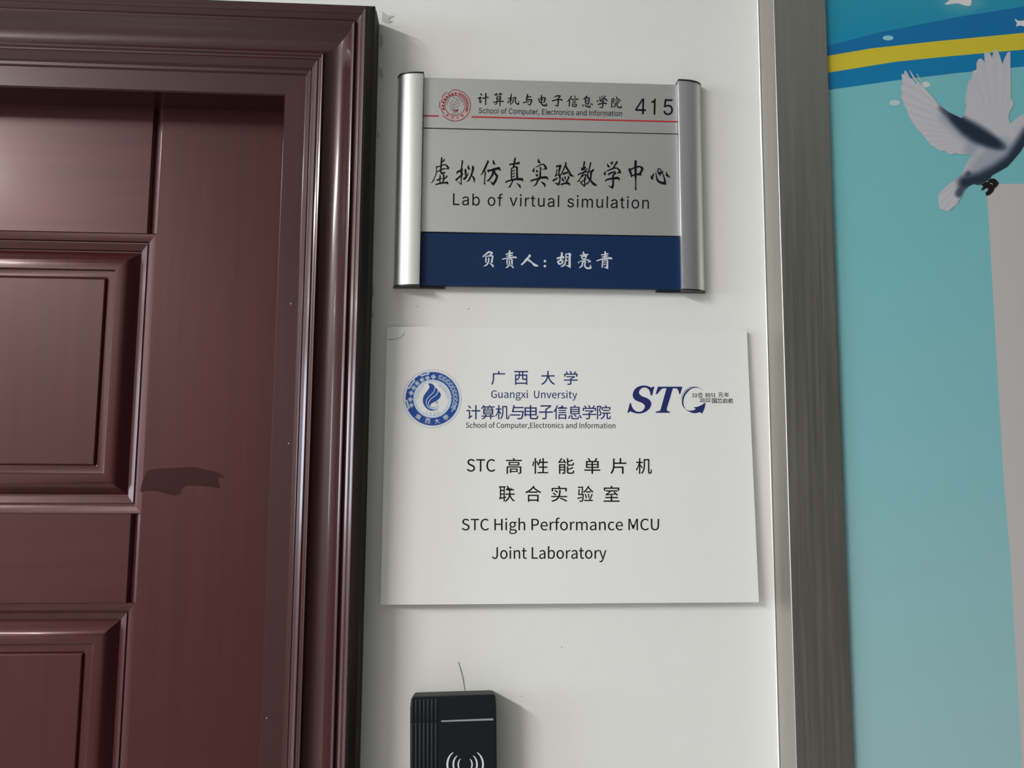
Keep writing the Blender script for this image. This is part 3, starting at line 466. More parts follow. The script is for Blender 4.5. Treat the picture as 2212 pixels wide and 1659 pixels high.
def smooth_corners(p, k=4, lim=42):
    """closed outline rounded through gentle turns, sharp corners kept"""
    n = len(p); cor = []
    for i in range(n):
        a, b, c = p[i-1], p[i], p[(i+1) % n]
        t = math.degrees(abs(math.atan2((b[0]-a[0])*(c[1]-b[1])-(b[1]-a[1])*(c[0]-b[0]), (b[0]-a[0])*(c[0]-b[0])+(b[1]-a[1])*(c[1]-b[1]))))
        if t > lim: cor.append(i)
    if not cor: return smooth_pts(p, k, True)
    out = []
    for j, c0 in enumerate(cor):
        c1 = cor[(j+1) % len(cor)]
        seg = [p[(c0+q) % n] for q in range(((c1-c0) % n or n)+1)]
        out += smooth_pts(seg, k)[:-1] if len(seg) > 2 else seg[:-1]
    return out
def brush(pts):
    """one brush stroke (x,y,r) -> list of overlapping convex pieces"""
    s = smooth_pts(pts, 4) if len(pts) > 2 else list(pts)
    pieces = []
    for x, y, r in (s[0], s[-1]):
        if r > 0: pieces.append(circ(x, y, max(r, .5), n=10))
    for i, (x, y, r) in enumerate(s[1:-1]):
        if r > 0 : pieces.append(circ(x, y, max(r, .5), n=8))
    for a, b in zip(s[:-1], s[1:]):
        dx, dy = b[0]-a[0], b[1]-a[1]; l = math.hypot(dx, dy)
        if l < 1e-6: continue
        nx, ny = -dy/l, dx/l; ra, rb = max(a[2], .4), max(b[2], .4)
        pieces.append([(a[0]+nx*ra, a[1]+ny*ra), (b[0]+nx*rb, b[1]+ny*rb), (b[0]-nx*rb, b[1]-ny*rb), (a[0]-nx*ra, a[1]-ny*ra)])
    return pieces
def print_brush(name, strokes, ox, oy, sc, srf, m, parent, lift=0.00012, wscale=1.0):
    V, Fc = [], []; k = 0
    for st in strokes:
        st = [(x, y, r*wscale) for x, y, r in st]
        for pc in brush(st):
            b = len(V); V += [srf(ox+x/sc, oy+y/sc, lift + (k % 60)*1.5e-6) for x, y in pc]
            Fc.append(tuple(range(b, b+len(pc)))); k += 1
    return fixn2(obj(name, V, Fc, m, parent))

# glyph outlines: font key + character | advance | x y x y ...;
GL = {}
for line in GLYPHS.strip('\n').split('\n'):
    k, adv, body = line.split('|', 2)
    sp = []
    for s in body.split(';'):
        q = [int(t) for t in s.split()]
        if len(q) >= 6: sp.append(list(zip(q[0::2], q[1::2])))
    GL[k] = (int(adv), sp)
GL['II'] = (160, [[(48, 0), (112, 0), (112, 509), (48, 509)]])
GL['Il'] = (163, [[(53, 0), (114, 0), (114, 509), (53, 509)]])
GL['I1'] = (390, [[(170, 0), (232, 0), (232, 515), (185, 515), (168, 468), (130, 436), (75, 428), (75, 380), (170, 380)]])
GL['I4'] = (453, [[(282, 0), (343, 0), (343, 105), (413, 105), (413, 163), (343, 163), (343, 509), (275, 509), (40, 160), (40, 105), (282, 105)], [(282, 163), (105, 163), (282, 425)]])
def area2(p): return sum(a[0]*b[1]-b[0]*a[1] for a, b in zip(p, p[1:]+p[:1]))
def pin(pt, poly):
    c = False; j = len(poly)-1
    for i in range(len(poly)):
        (xi, yi), (xj, yj) = poly[i], poly[j]
        if (yi > pt[1]) != (yj > pt[1]) and pt[0] < (xj-xi)*(pt[1]-yi)/(yj-yi)+xi: c = not c
        j = i
    return c
def split_glyph(sp):
    """overlapping outer contours become separate fills, each with its own holes"""
    if len(sp) < 2: return [sp]
    big = max(sp, key=lambda s: abs(area2(s))); sg = area2(big) > 0
    outs = [s for s in sp if (area2(s) > 0) == sg]; holes = [s for s in sp if (area2(s) > 0) != sg]
    if all(not any(pin(q, o2) for q in o1) for o1 in outs for o2 in outs if o1 is not o2): return [sp]
    return [[o]+[h for h in holes if pin(h[0], o)] for o in outs]
def line_polys(key, txt, track=0, slant=0.0):
    """outlines of a line of text in font units; y up"""
    x = 0; groups = []
    for ch in txt:
        adv, sp = GL[key+ch]
        if sp:
            for part in (split_glyph(sp) if key == 'I' else [sp]): groups.append([[(px+x+slant*py, py) for px, py in s] for s in part])
        x += adv + track
    return groups
def gbox(groups):
    xs = [p[0] for g in groups for s in g for p in s]; ys_ = [p[1] for g in groups for s in g for p in s]
    return min(xs), max(xs), min(ys_), max(ys_)
def fat(sp, e):
    """print gain: every outline of a glyph grown by e pixels"""
    big = max(sp, key=lambda s: abs(area2(s))); sg = 1 if area2(big) > 0 else -1
    out = []
    for s in sp:
        n = len(s); q = []
        for i in range(n):
            a, b, c = s[i-1], s[i], s[(i+1) % n]
            d1 = (b[0]-a[0], b[1]-a[1]); d2 = (c[0]-b[0], c[1]-b[1]); l1 = math.hypot(*d1) or 1e-9; l2 = math.hypot(*d2) or 1e-9
            nx = d1[1]/l1+d2[1]/l2; ny = -d1[0]/l1-d2[0]/l2; l = math.hypot(nx, ny)
            if l < 1e-6: q.append(b); continue
            k = min(1/(l/2), 1.3)*e*sg/l
            q.append((b[0]+nx*k, b[1]+ny*k))
        out.append(q)
    return out
def text_line(name, key, txt, xa, xb, ya, yb, cap, capu, srf, m, parent, track=0, lift=.00012, gain=0.07):
    """baseline from (xa,ya) to (xb,yb) in photo pixels, capital height cap"""
    g = line_polys(key, txt, track); x0, x1, _, _ = gbox(g)
    s = cap/capu
    dx, dy = (xb-xa)/(x1-x0), (yb-ya)/(x1-x0)
    out = [[[(xa+(px-x0)*dx + py*s*dy/dx, ya+(px-x0)*dy - py*s) for px, py in sp] for sp in gg] for gg in g]
    out = [fat(o_, gain) for o_ in out]
    return print_polys(name, out, srf, m, parent, lift, 2e-7)
def fit_char(ch, x0, x1, y0, y1, key='N', rot=0.0):
    g = GL[key+ch][1]; a, b, c, d = gbox([g])
    cx, cy = (x0+x1)/2, (y0+y1)/2; ca, sa = math.cos(rot), math.sin(rot)
    out = []
    for s in g:
        q = []
        for px, py in s:
            u = x0+(px-a)*(x1-x0)/(b-a)-cx; w = y1-(py-c)*(y1-y0)/(d-c)-cy
            q.append((cx+u*ca-w*sa, cy+u*sa+w*ca))
        out.append(q)
    return out

# ------------------------------------------------------------------ the printed poster of the display board
CT = [(1786,93.6),(1900,70),(2073,36),(2212,14),(2700,-60)]
YT = [(1786,117),(1883,104.4),(2019,89.5),(2212,71),(2700,30)]
YB = [(1786,153),(1937.5,133),(2046,122),(2212,107),(2700,66)]
BB = [(1786,190.5),(1945.6,172),(2073,157),(2212,143.7),(2700,98)]
def ext(c): return [(1760, c[0][1]+(c[0][1]-c[1][1])/(c[1][0]-c[0][0])*26)] + c[1:]
CT, YT, YB, BB = ext(CT), ext(YT), ext(YB), ext(BB)
Xp0, Xp1 = XS2+.0002, XE-.0002
panel = box('poster_panel', Xp0, Xp1, YP, -.010, PZ0, PZ1, mat('teal_print', lin((131, 193, 198)), 0.30, spec=0.45), bd)
def clipx(p):   # world point clamped inside the panel
    return Vector((min(max(p.x, Xp0+.0003), Xp1-.0003), p.y, min(max(p.z, PZ0+.0003), PZ1-.0003)))
def srf_pc(px, py, lift=0.0): return clipx(un(px, py, YP-lift))
def flatpoly(name, pts, col, lift, m=None):
    v = [srf_pc(x, y, lift) for x, y in pts]
    me = obj(name, v, [tuple(range(len(v)))], m or mat(name+'_ink', lin(col), 0.30, spec=0.45), bd)
    return fixn2(me)
top = [(2700, -900), (1700, -900)]
flatpoly('printed_band', YB + BB[::-1], (0, 124, 178), .0002)
flatpoly('printed_band', YT + YB[::-1], (214, 195, 50), .0002)
flatpoly('printed_band', CT + YT[::-1], (4, 112, 172), .0002)
flatpoly('printed_field', [(2131, 397), (2134, 450), (2143, 600), (2169, 1050), (2183, 1209), (2208, 1659), (2290, 3200), (2700, 3200), (2700, 397)], (196, 192, 189), .0002)
for cx, cy, rx, ry, c in ((1918.5, 82, 11.5, 5.2, (150, 205, 218)), (1932.8, 222, 11.5, 6, (190, 214, 214)), (2000, 182.5, 9.5, 6.5, (205, 214, 214))):
    flatpoly('printed_spot', circ(cx, cy, rx, ry, 28), c, .0003)
flatpoly('printed_star', [(2040,9),(2052,0),(2058,-30),(2025,-60),(2062,-66),(2075,-100),(2092,-66),(2130,-62),(2104,-34),(2100,-8),(2098,6),(2096,12),(2088,13),(2070,7),(2058,8),(2046,10)], (226, 222, 222), .0003)
flatpoly('printed_sparkle', [(2191,40),(2200,45),(2212,44),(2228,40),(2222,50),(2230,60),(2214,57),(2203,55),(2194,57),(2197,51)], (222, 224, 226), .0003)

# dove
z2 = lambda L_: [(1900+x/7.09, 80+y/7.09) for x, y in L_]
z3 = lambda L_: [(1900+x/7.09, 260+y/7.09) for x, y in L_]
dv = z2([(335,570),(350,562),(375,580),(380,520),(392,510),(420,540),(470,630),(495,640),(560,720),(572,700),(500,610),(455,505),(462,502),(520,590),(575,660),(612,700),(640,740),(655,715),(600,640),(568,560),(574,556),(630,650),(700,800),(800,905),(920,1045),(1060,1150),(1250,1240)])
dv += z2([(1310,1180),(1315,1100),(1335,1060),(1318,1000),(1312,930),(1330,880),(1335,790),(1355,740),(1362,670),(1410,645),(1422,520),(1485,500),(1485,400),(1510,345),(1548,325),(1600,365),(1612,410),(1605,300),(1600,240),(1640,225),(1690,245),(1722,315),(1735,260),(1745,200),(1770,180),(1815,215),(1840,280),(1865,370),(1885,410),(1915,320),(1965,225),(2005,230),(2003,470),(2012,700),(2008,940),(2040,980),(2048,1020),(2030,1090),(1985,1150),(1975,1220),(1990,1325),(2050,1290),(2130,1210),(2212,1180)])
dv += [(2222,238),(2236,236),(2248,243),(2254,252),(2266,260),(2252,264),(2243,272),(2232,290),(2216,312)]
dv += z3([(2200,400),(2165,470),(2080,570),(1955,712),(1850,770),(1725,840),(1690,890),(1640,930),(1560,985),(1490,990),(1450,970),(1360,1010),(1290,1090),(1262,1160),(1175,1300),(1100,1350),(1060,1390),(1000,1385),(925,1352),(900,1240),(905,1135),(1000,1030),(1100,950),(1245,835),(1300,720),(1380,570),(1395,535),(1280,520),(1190,515),(1172,497),(1090,530),(1045,505),(1000,462),(930,470),(860,425),(780,370),(720,300),(640,190),(562,118),(555,90),(492,25)])
dv += z2([(470,1250),(430,1180),(420,1110),(372,1045),(368,1000),(332,930),(330,895),(352,880),(330,800),(325,750),(358,735)])
def dseg(p, a, b):
    ax, ay = a; bx, by = b; dx, dy = bx-ax, by-ay; t = max(0, min(1, ((p[0]-ax)*dx+(p[1]-ay)*dy)/(dx*dx+dy*dy)))
    return math.hypot(p[0]-ax-t*dx, p[1]-ay-t*dy)
def dpath(p, path): return min(dseg(p, a, b) for a, b in zip(path[:-1], path[1:]))
def sm(x, a, b): t = max(0, min(1, (x-a)/(b-a))); return t*t*(3-2*t)
def dove_col(x, y):
    p = (x, y); base = (196, 194, 198); mid = (140, 150, 168); dark = (30, 44, 62)
    w = 0.0
    wing = [(2034, 232, 2), (2050, 243, 4), (2072, 259, 8), (2092, 272, 11), (2112, 284, 12), (2134, 297, 10), (2158, 311, 5), (2168, 317, 2)]
    for (ax, ay, ar), (bx, by, br) in zip(wing[:-1], wing[1:]):
        for t in [i_/10 for i_ in range(11)]:
            cx_, cy_, rr = ax+(bx-ax)*t, ay+(by-ay)*t, ar+(br-ar)*t
            d = math.hypot((x-cx_), (y-cy_-rr*.55))
            w = max(w, (1-sm(d, rr*.7, rr*1.6+9))*min(1, .35+rr/10))
    body = [(2222, 290), (2206, 315), (2186, 346), (2150, 372), (2118, 388), (2085, 395)]
    d2 = dpath(p, body); w2 = (1-sm(d2, 4, 26))
    belly = dpath(p, [(2165, 320), (2140, 340), (2115, 365)]); w3 = 0.62*(1-sm(belly, 8, 34))
    tail = dpath(p, [(2092, 378), (2084, 396), (2072, 418)]); w4 = 0.75*(1-sm(tail, 3, 14))
    halo = 0.6*(1-sm(dpath(p, [(2045, 252), (2080, 285), (2105, 305), (2096, 325)]), 4, 26))
    dk = max(w, w2*.95, w4); md = max(w3, halo)
    c = [base[i]*(1-md)+mid[i]*md for i in range(3)]
    c = [c[i]*(1-dk)+dark[i]*dk for i in range(3)]
    a = math.atan2(y-300, x-2140); r = math.hypot(x-2140, y-300)
    fea = 0.0
    if x < 2110 and y < 335: fea = 3.5*math.sin(a*70+r*.01)*sm(r, 50, 120)
    elif y < 230: a = math.atan2(y-320, x-2155); fea = 2.5*math.sin(a*48)
    elif y > 390: a = math.atan2(y-360, x-2110); fea = 5*math.sin(a*50)
    return lin(tuple(max(0, min(255, v+fea)) for v in c))
def cdt_fill(name, outl, colf, lift, sp=3.0):
    n = len(outl); vs = [Vector(p) for p in outl]
    xs = [p[0] for p in outl]; ys_ = [p[1] for p in outl]
    def inside(x, y):
        c = False; j = n-1
        for i in range(n):
            (xi, yi), (xj, yj) = outl[i], outl[j]
            if (yi > y) != (yj > y) and x < (xj-xi)*(y-yi)/(yj-yi)+xi: c = not c
            j = i
        return c
    yy = min(ys_)
    row = 0
    while yy < max(ys_):
        xx = min(xs) + (row % 2)*sp/2
        while xx < max(xs):
            if inside(xx, yy) and min(dseg((xx, yy), outl[i-1], outl[i]) for i in range(n)) > sp*.35: vs.append(Vector((xx, yy)))
            xx += sp
        yy += sp*.87; row += 1
    V2, _, F2, *_r = delaunay_2d_cdt(vs, [(i, (i+1) % n) for i in range(n)], [list(range(n))], 1, 1e-4)
    F3 = [tuple(f) for f in F2 if inside(sum(V2[i].x for i in f)/len(f), sum(V2[i].y for i in f)/len(f))]
    return fixn2(obj(name, [srf_pc(v.x, v.y, lift) for v in V2], F3, M_print, bd, colors=[colf(v.x, v.y) for v in V2]))
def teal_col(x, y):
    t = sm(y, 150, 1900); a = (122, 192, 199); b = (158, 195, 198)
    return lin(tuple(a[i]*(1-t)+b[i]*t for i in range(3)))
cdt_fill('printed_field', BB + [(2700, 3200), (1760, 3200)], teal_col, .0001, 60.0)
def sky_col(x, y):
    g_ = 1-sm(math.hypot((x-2078)/1.5, y+8), 8, 62); g2 = .25*(1-sm(abs(y+60), 10, 160))
    a = (18, 142, 178); b = (120, 176, 186)
    k_ = max(g_*.75, g2); return lin(tuple(a[i]*(1-k_)+b[i]*k_ for i in range(3)))
cdt_fill('printed_sky', CT + [(2700, -420), (1745, -420)], sky_col, .0002, 14.0)
dove = cdt_fill('printed_dove', dv, dove_col, .0005, 3.0); dove['label'] = 'printed white dove with navy shading'
feet = z3([(1560,985),(1600,960),(1650,930),(1700,892),(1760,890),(1800,925),(1825,965),(1800,1010),(1760,1040),(1740,1090),(1690,1140),(1620,1155),(1635,1130),(1620,1105),(1650,1085),(1665,1045),(1630,1035),(1600,1055),(1565,1078),(1558,1055),(1590,1010),(1570,995)])
flatpoly('printed_foot', feet, (26, 23, 22), .0006)
for sc_ in (ribbon_px([(1900+1635/7.09, 260+945/7.09, .5), (1900+1662/7.09, 260+930/7.09, .7)]), ribbon_px([(1900+1690/7.09, 260+965/7.09, .5), (1900+1715/7.09, 260+968/7.09, .8), (1900+1732/7.09, 260+982/7.09, .5)])):
    flatpoly('printed_claw', sc_, (200, 190, 190), .0007)

# ------------------------------------------------------------------ nameplate (upper sign)
YN = -0.0100                                # face of the plate
nc = un(1188, 400, 0)
sign = tag(empty('nameplate', (nc.x, 0, nc.z)), 'silver and navy nameplate reading 415 in curved metal side rails, upper sign beside the door', 'sign')
def lerp(a, b, t): return (a[0]+(b[0]-a[0])*t, a[1]+(b[1]-a[1])*t)
PL = [(915.5, 167.3), (914.2, 276.5), (909.2, 501.3), (907.0, 615.7)]
PR = [(1462.5, 182.8), (1463.8, 289.4), (1468.6, 510.8), (1470.6, 625.2)]
g = 0.9
def plate(name, i, m, inset0, inset1):
    a, b, c, d = PL[i], PR[i], PR[i+1], PL[i+1]
    q = [(a[0], a[1]+inset0), (b[0], b[1]+inset0), (c[0], c[1]-inset1), (d[0], d[1]-inset1)]
    return slab(name, q, YN, -.0045, m, sign, bevel=.0004, seg=2)
plate('header_panel', 0, M_silver, 0, 1.0); plate('name_panel', 1, M_silver, 1.0, 1.2); plate('navy_panel', 2, M_navyp, 1.2, 0)
bk = [un(x, y, -.0044) for x, y in (PL[0], PR[0], PR[3], PL[3])]
cx_, cz_ = sum(p.x for p in bk)/4, sum(p.z for p in bk)/4
bk = [Vector((cx_+(p.x-cx_)*1.0, -.0044, cz_+(p.z-cz_)*.985)) for p in bk]
prism('backing_tray', bk, [Vector((p.x, -.0015, p.z)) for p in bk], M_black, sign)
def rail(name, side, xin, xout_t, m):
    """curved side rail; profile from the inner drop to the thin outer edge"""
    tp_i, bt_i = (PL[0], PL[3]) if side < 0 else (PR[0], PR[3])
    a = un(tp_i[0], tp_i[1]-3.0, YN); b = un(bt_i[0], bt_i[1]+1.0, YN)
    wd_ = .0292
    prof_ = []
    for k in range(17):
        t = k/16.0                                  # 0 inner, 1 outer
        yy = -.0155 + .0005*(t < .05) if t < .06 else None
        s_ = max(0, (t-.12)/.88)
        yy = -.0160 + (.0142)*(1-math.sqrt(max(0, 1-s_**2.3)))*1.0
        prof_.append((t*wd_, yy))
    prof_[0] = (0, -.0155); prof_.insert(1, (.0002, -.0158))
    prof_ = [(0, -.0110)] + prof_ + [(wd_, -.0006), (0, -.0006)]
    top = [Vector((a.x+side*o, y_, a.z)) for o, y_ in prof_]; bot = [Vector((b.x+side*o, y_, b.z)) for o, y_ in prof_]
    n = len(prof_); v = top+bot
    f = [(i, (i+1) % n, (i+1) % n+n, i+n) for i in range(n)] + [tuple(range(n)), tuple(range(n, 2*n))]
    fixn(obj(name, v, f, m, sign, smooth=True, angle=40))
    for which, base, dz in (('end_cap', a, 1), ('end_cap', b, -1)):
        ring = [(o*1.03-(.0004), y_-(.0006 if y_ < -.001 else 0)) for o, y_ in prof_]
        if dz < 0: ring = [(-.0262, -.0052), (0, -.0052)] + ring[1:-1] + [(-.0262, -.0006)]
        r0_ = [Vector((base.x+side*o, y_, base.z)) for o, y_ in ring]; r1_ = [p + Vector((0, 0, dz*.0016)) for p in r0_]
        r0_ = [p + Vector((0, 0, dz*.0001)) for p in r0_]
        prism(which, r1_, r0_, M_black, sign)
rail('side_rail', -1, 0, 0, M_alu); rail('side_rail', 1, 0, 0, M_alu)

srf_n = lambda x, y, l=0.0: un(x, y, YN-l)
def ul(x): return 249.4 + (x-915)*0.0245        # height of the red rule at x
print_polys('red_rule', [[[(914.8, 248.4), (948, 249.1), (948, 252.3), (914.8, 251.5)]], [[(1018.7, 250.8), (1463.8, 261.4), (1463.8, 264.5), (1018.7, 254.0)]]], srf_n, M_red, sign)
text_line('lettering', 'I', 'School of Computer, Electronics and Information', 1034.4, 1343.6, 244.4, 250.9, 11.4, 509, srf_n, M_ink, sign, track=8)
text_line('lettering', 'I', 'Lab of virtual simulation', 978.3, 1401.7, 442.9, 450.8, 25.4, 509, srf_n, M_ink, sign, track=52)
text_line('room_number', 'I', '415', 1371.8, 1453.4, 246.4, 248.8, 34.2, 509, srf_n, M_ink, sign, track=60)

BIG_A = [[(580,88,14),(590,140,28),(577,250,30),(562,400,26),(550,560,28),(545,700,28),(575,790,28),(640,830,22),(680,880,26),(665,1000,30),(648,1120,24),(650,1200,34)],[(700,182,18),(690,225,26),(610,300,16)],
[(340,485,12),(370,510,20),(450,500,20),(550,470,20),(655,420,20),(750,425,22),(820,480,30),(870,555,34),(840,595,22),(755,590,12)],[(378,720,14),(440,700,18),(560,635,24),(690,590,22),(740,590,18)],
[(362,510,20),(360,620,17),(352,730,16),(328,850,17),(270,1000,14),(225,1100,20),(170,1180,16),(115,1194,7)],[(580,770,26),(640,780,26),(710,765,28),(705,735,16)],
[(510,862,16),(518,930,24),(508,1050,26),(500,1120,22),(528,1210,28)],[(388,1098,26),(450,1055,26),(585,1012,16)],[(792,892,16),(812,930,25),(745,995,20),(675,1072,16)],
[(330,1280,22),(430,1248,26),(560,1218,28),(700,1202,28),(810,1192,38),(838,1225,32),(868,1272,8)],
[(1430,225,8),(1490,260,24),(1475,350,27),(1455,480,24),(1448,600,28),(1440,720,38),(1450,850,30),(1438,950,24),(1430,1100,18),(1433,1200,18),(1442,1280,14)],[(1268,830,8),(1255,740,28),(1330,710,36),(1430,660,36),(1495,640,18),(1470,590,20)],
[(1500,805,14),(1465,860,28),(1395,910,30),(1300,1000,30),(1215,1070,32),(1250,1110,14)],[(1268,1148,6),(1340,1195,12),(1400,1235,20),(1445,1280,14)],
[(1585,612,10),(1620,650,34),(1622,760,36),(1635,860,34),(1650,900,24)],[(1738,770,8),(1720,835,16),(1660,930,34),(1600,1000,38),(1560,1030,40)],[(1745,420,5),(1742,500,28),(1748,560,38),(1785,620,22),(1815,648,6)],
[(1905,470,10),(1945,520,38),(1935,650,38),(1895,800,32),(1850,920,28),(1800,1020,28),(1760,1095,26),(1700,1140,12),(1658,1146,6)],[(1885,890,14),(1930,930,24),(1985,1000,36),(1998,1080,30),(2006,1205,7)]]
BIG_B = [[(460,225,10),(488,282,34),(430,400,34),(370,540,38),(300,680,36),(240,790,22),(165,858,13)],[(350,700,18),(375,760,24),(357,850,24),(345,1000,20),(335,1150,19),(335,1250,26)],[(708,205,9),(722,270,26),(732,340,40),(765,385,26),(802,415,8)],
[(472,640,8),(495,685,36),(508,735,20)],[(500,665,34),(620,660,38),(760,610,44),(880,590,44),(950,570,50),(990,620,34),(1032,692,7)],[(735,680,58),(712,780,46),(640,920,34),(540,1060,28),(480,1112,30),(440,1102,7)],
[(760,740,36),(830,850,40),(880,900,42),(850,1020,40),(790,1150,42),(725,1240,42),(708,1330,10)],[(585,1130,6),(630,1190,22),(690,1240,40)],
[(1655,102,12),(1665,150,30),(1640,250,32),(1628,350,34),(1602,480,34),(1590,540,28)],[(1442,432,22),(1450,400,28),(1560,390,30),(1700,365,34),(1820,350,42),(1820,300,16)],
[(1510,590,26),(1505,700,24),(1500,850,24),(1508,1000,26),(1520,1080,30)],[(1510,585,20),(1620,520,24),(1720,512,26),(1765,540,24)],[(1742,535,36),(1745,700,33),(1748,850,34),(1755,1015,36)],
[(1530,700,14),(1580,685,18),(1630,660,20)],[(1530,822,14),(1580,808,18),(1632,785,20)],[(1530,952,14),(1580,935,18),(1635,908,20)],
[(1270,1210,14),(1265,1162,26),(1380,1120,28),(1500,1085,30),(1640,1055,36),(1800,1042,42),(1930,1048,46),(1975,1080,36),(2012,1140,8)],[(1978,1000,12),(1972,1045,36)],
[(1560,1110,28),(1530,1180,20),(1480,1290,24),(1430,1370,26),(1370,1395,13)],[(1710,1210,6),(1800,1280,24),(1858,1330,38),(1880,1400,20),(1886,1446,6)]]
BIG_C = [[(475,160,9),(465,220,26),(480,285,44),(530,330,26),(545,355,9)],[(350,515,9),(440,490,18),(540,430,22),(640,398,20),(710,420,30),(755,490,36),(785,560,44),(820,612,16)],[(638,618,8),(740,602,20),(790,590,34)],
[(298,545,8),(275,600,20),(240,675,34),(278,718,20),(298,740,5)],[(370,645,12),(405,700,36),(418,730,26)],[(355,825,12),(385,870,32),(418,880,34),(395,920,16)],
[(520,540,12),(560,560,30),(552,640,24),(545,750,28),(540,880,34),(530,950,38)],[(150,1150,12),(150,1112,28),(270,1070,28),(400,1040,32),(540,985,38),(680,975,44),(800,968,44),(860,1020,26),(878,1082,9)],
[(520,1000,36),(450,1090,32),(400,1170,26),(365,1260,30),(300,1320,18),(225,1358,8)],[(575,1140,7),(640,1200,28),(715,1260,38),(738,1330,28),(746,1396,10)],
[(1265,548,9),(1260,488,32),(1340,465,28),(1420,460,38),(1455,470,18)],[(1408,475,46),(1388,560,38),(1368,680,30),(1350,790,24),(1350,850,28)],[(1268,622,18),(1260,700,20),(1240,800,20),(1215,880,26),(1190,935,14)],
[(1200,910,14),(1290,860,18),(1360,862,32),(1395,950,36),(1398,1080,25),(1370,1200,34),(1340,1290,28),(1338,1330,6)],[(1168,1190,6),(1230,1230,22),(1300,1260,40)],[(1118,1148,12),(1108,1100,30),(1190,1060,34),(1268,1010,22),(1318,978,7)],
[(1645,318,20),(1655,370,30),(1630,450,24),(1590,540,25),(1540,660,24),(1490,770,22),(1440,850,22),(1400,900,26)],[(1640,440,24),(1680,540,34),(1750,650,36),(1810,750,34),(1848,845,44),(1915,890,34),(1982,925,15)],
[(1558,862,9),(1560,812,36),(1640,780,34),(1718,760,36)],[(1510,975,12),(1510,1050,33),(1540,1110,30),(1585,1136,7)],[(1630,915,12),(1620,985,30),(1650,1090,7)],
[(1755,918,22),(1778,970,29),(1740,1060,29),(1690,1160,33),(1650,1220,32)],[(1462,1308,12),(1462,1272,32),(1560,1242,30),(1680,1222,34),(1780,1235,38),(1812,1280,24),(1842,1326,7)]]
BIG_D = [[(435,278,18),(448,310,31),(430,400,28),(425,500,32),(420,620,40)],[(312,548,11),(345,590,36),(345,660,24)],[(420,590,52),(500,530,24)],[(565,592,20),(520,650,19),(450,720,28),(380,820,20),(320,920,19),(260,1030,17),(220,1110,26),(170,1145,18),(130,1150,9)],
[(185,880,16),(190,850,24),(280,800,24),(400,760,28),(520,720,24),(560,732,28)],[(345,960,14),(360,910,24),(430,870,20),(500,852,26),(528,872,18),(500,940,22),(470,1000,26)],[(420,990,9),(465,1030,28),(530,1040,13)],
[(468,1020,24),(465,1120,24),(465,1220,22),(460,1320,24),(450,1378,11)],[(448,1090,18),(370,1132,20),(290,1187,22),(340,1250,22),(420,1330,22),(450,1378,10)],
[(705,308,15),(720,350,25),(700,440,24),(670,560,25),(645,660,23),(620,750,23),(588,850,24),(597,930,33),(640,1010,35),(700,1080,34),(760,1150,32),(825,1225,44),(900,1285,42),(990,1320,12)],
[(680,700,22),(740,710,33),(808,680,40),(845,622,20)],[(740,720,40),(735,820,36),(730,920,31),(720,1020,32),(680,1110,26),(620,1190,22),(550,1250,24),(495,1260,18)],
[(1455,370,9),(1465,440,26),(1498,488,36),(1560,520,9)],[(1700,285,12),(1645,340,29),(1612,330,30),(1640,390,25),(1652,432,7)],[(1850,258,12),(1858,320,34),(1800,400,30),(1740,500,28),(1690,570,26)],
[(1420,690,15),(1500,660,24),(1620,610,28),(1760,562,24),(1880,570,24),(1950,640,32),(1985,720,44),(2030,782,16)],[(1870,785,11),(1950,762,34)],[(1365,722,13),(1332,780,30),(1332,828,33),(1370,880,9)],
[(1515,890,9),(1512,822,30),(1600,780,30),(1700,742,28),(1778,752,36),(1778,800,32),(1700,870,30),(1680,900,28)],[(1680,900,32),(1700,1000,36),(1700,1120,34),(1695,1250,34),(1680,1360,42),(1668,1462,12)],[(1465,1320,7),(1550,1370,18),(1640,1400,36)],
[(1380,1155,9),(1382,1092,27),(1500,1047,32),(1640,1020,36),(1800,1000,44),(1915,1000,45),(1955,1050,27),(1982,1102,7)]]
BIG_E = [[(522,245,16),(570,272,40),(560,360,43),(560,500,45),(560,650,41),(564,800,40),(562,900,40),(565,1000,32),(569,1150,23),(568,1300,21),(568,1420,23),(570,1488,32)],
[(267,602,20),(300,640,42),(340,750,40),(368,850,33),(385,915,30),(380,955,9)],[(290,602,24),(400,600,26),(500,548,28),(620,512,30),(740,502,30),(820,540,40),(855,600,46),(820,680,37),(780,760,41),(758,850,37)],[(400,900,22),(480,870,28),(600,842,32),(700,832,38),(778,852,34),(788,880,16)],
[(1355,782,11),(1320,880,30),(1265,960,44),(1288,1030,34),(1300,1080,7)],[(1443,767,15),(1460,870,20),(1485,1000,28),(1520,1090,38),(1590,1160,40),(1700,1208,43),(1795,1220,50),(1850,1240,36),(1868,1298,9)],
[(1840,1180,38),(1825,1060,33),(1790,940,22),(1740,820,17),(1700,720,17),(1640,630,18),(1580,580,18),(1530,620,18),(1535,700,24),(1570,780,34),(1615,845,28),(1640,912,7)],[(1580,772,18),(1640,782,44),(1700,752,30),(1780,702,12)],
[(1910,718,7),(1905,800,27),(1925,870,43),(1985,918,30),(2065,985,9)]]
print_brush('brush_lettering', BIG_A, 925, 335, 20.109, srf_n, M_ink, sign, wscale=1.22)
print_brush('brush_lettering', BIG_B, 1030, 335, 20.109, srf_n, M_ink, sign, wscale=1.22)
print_brush('brush_lettering', BIG_C, 1140, 335, 20.109, srf_n, M_ink, sign, wscale=1.22)
print_brush('brush_lettering', BIG_D, 1240, 335, 20.109, srf_n, M_ink, sign, wscale=1.22)
print_brush('brush_lettering', BIG_E, 1345, 335, 20.109, srf_n, M_ink, sign, wscale=1.22)
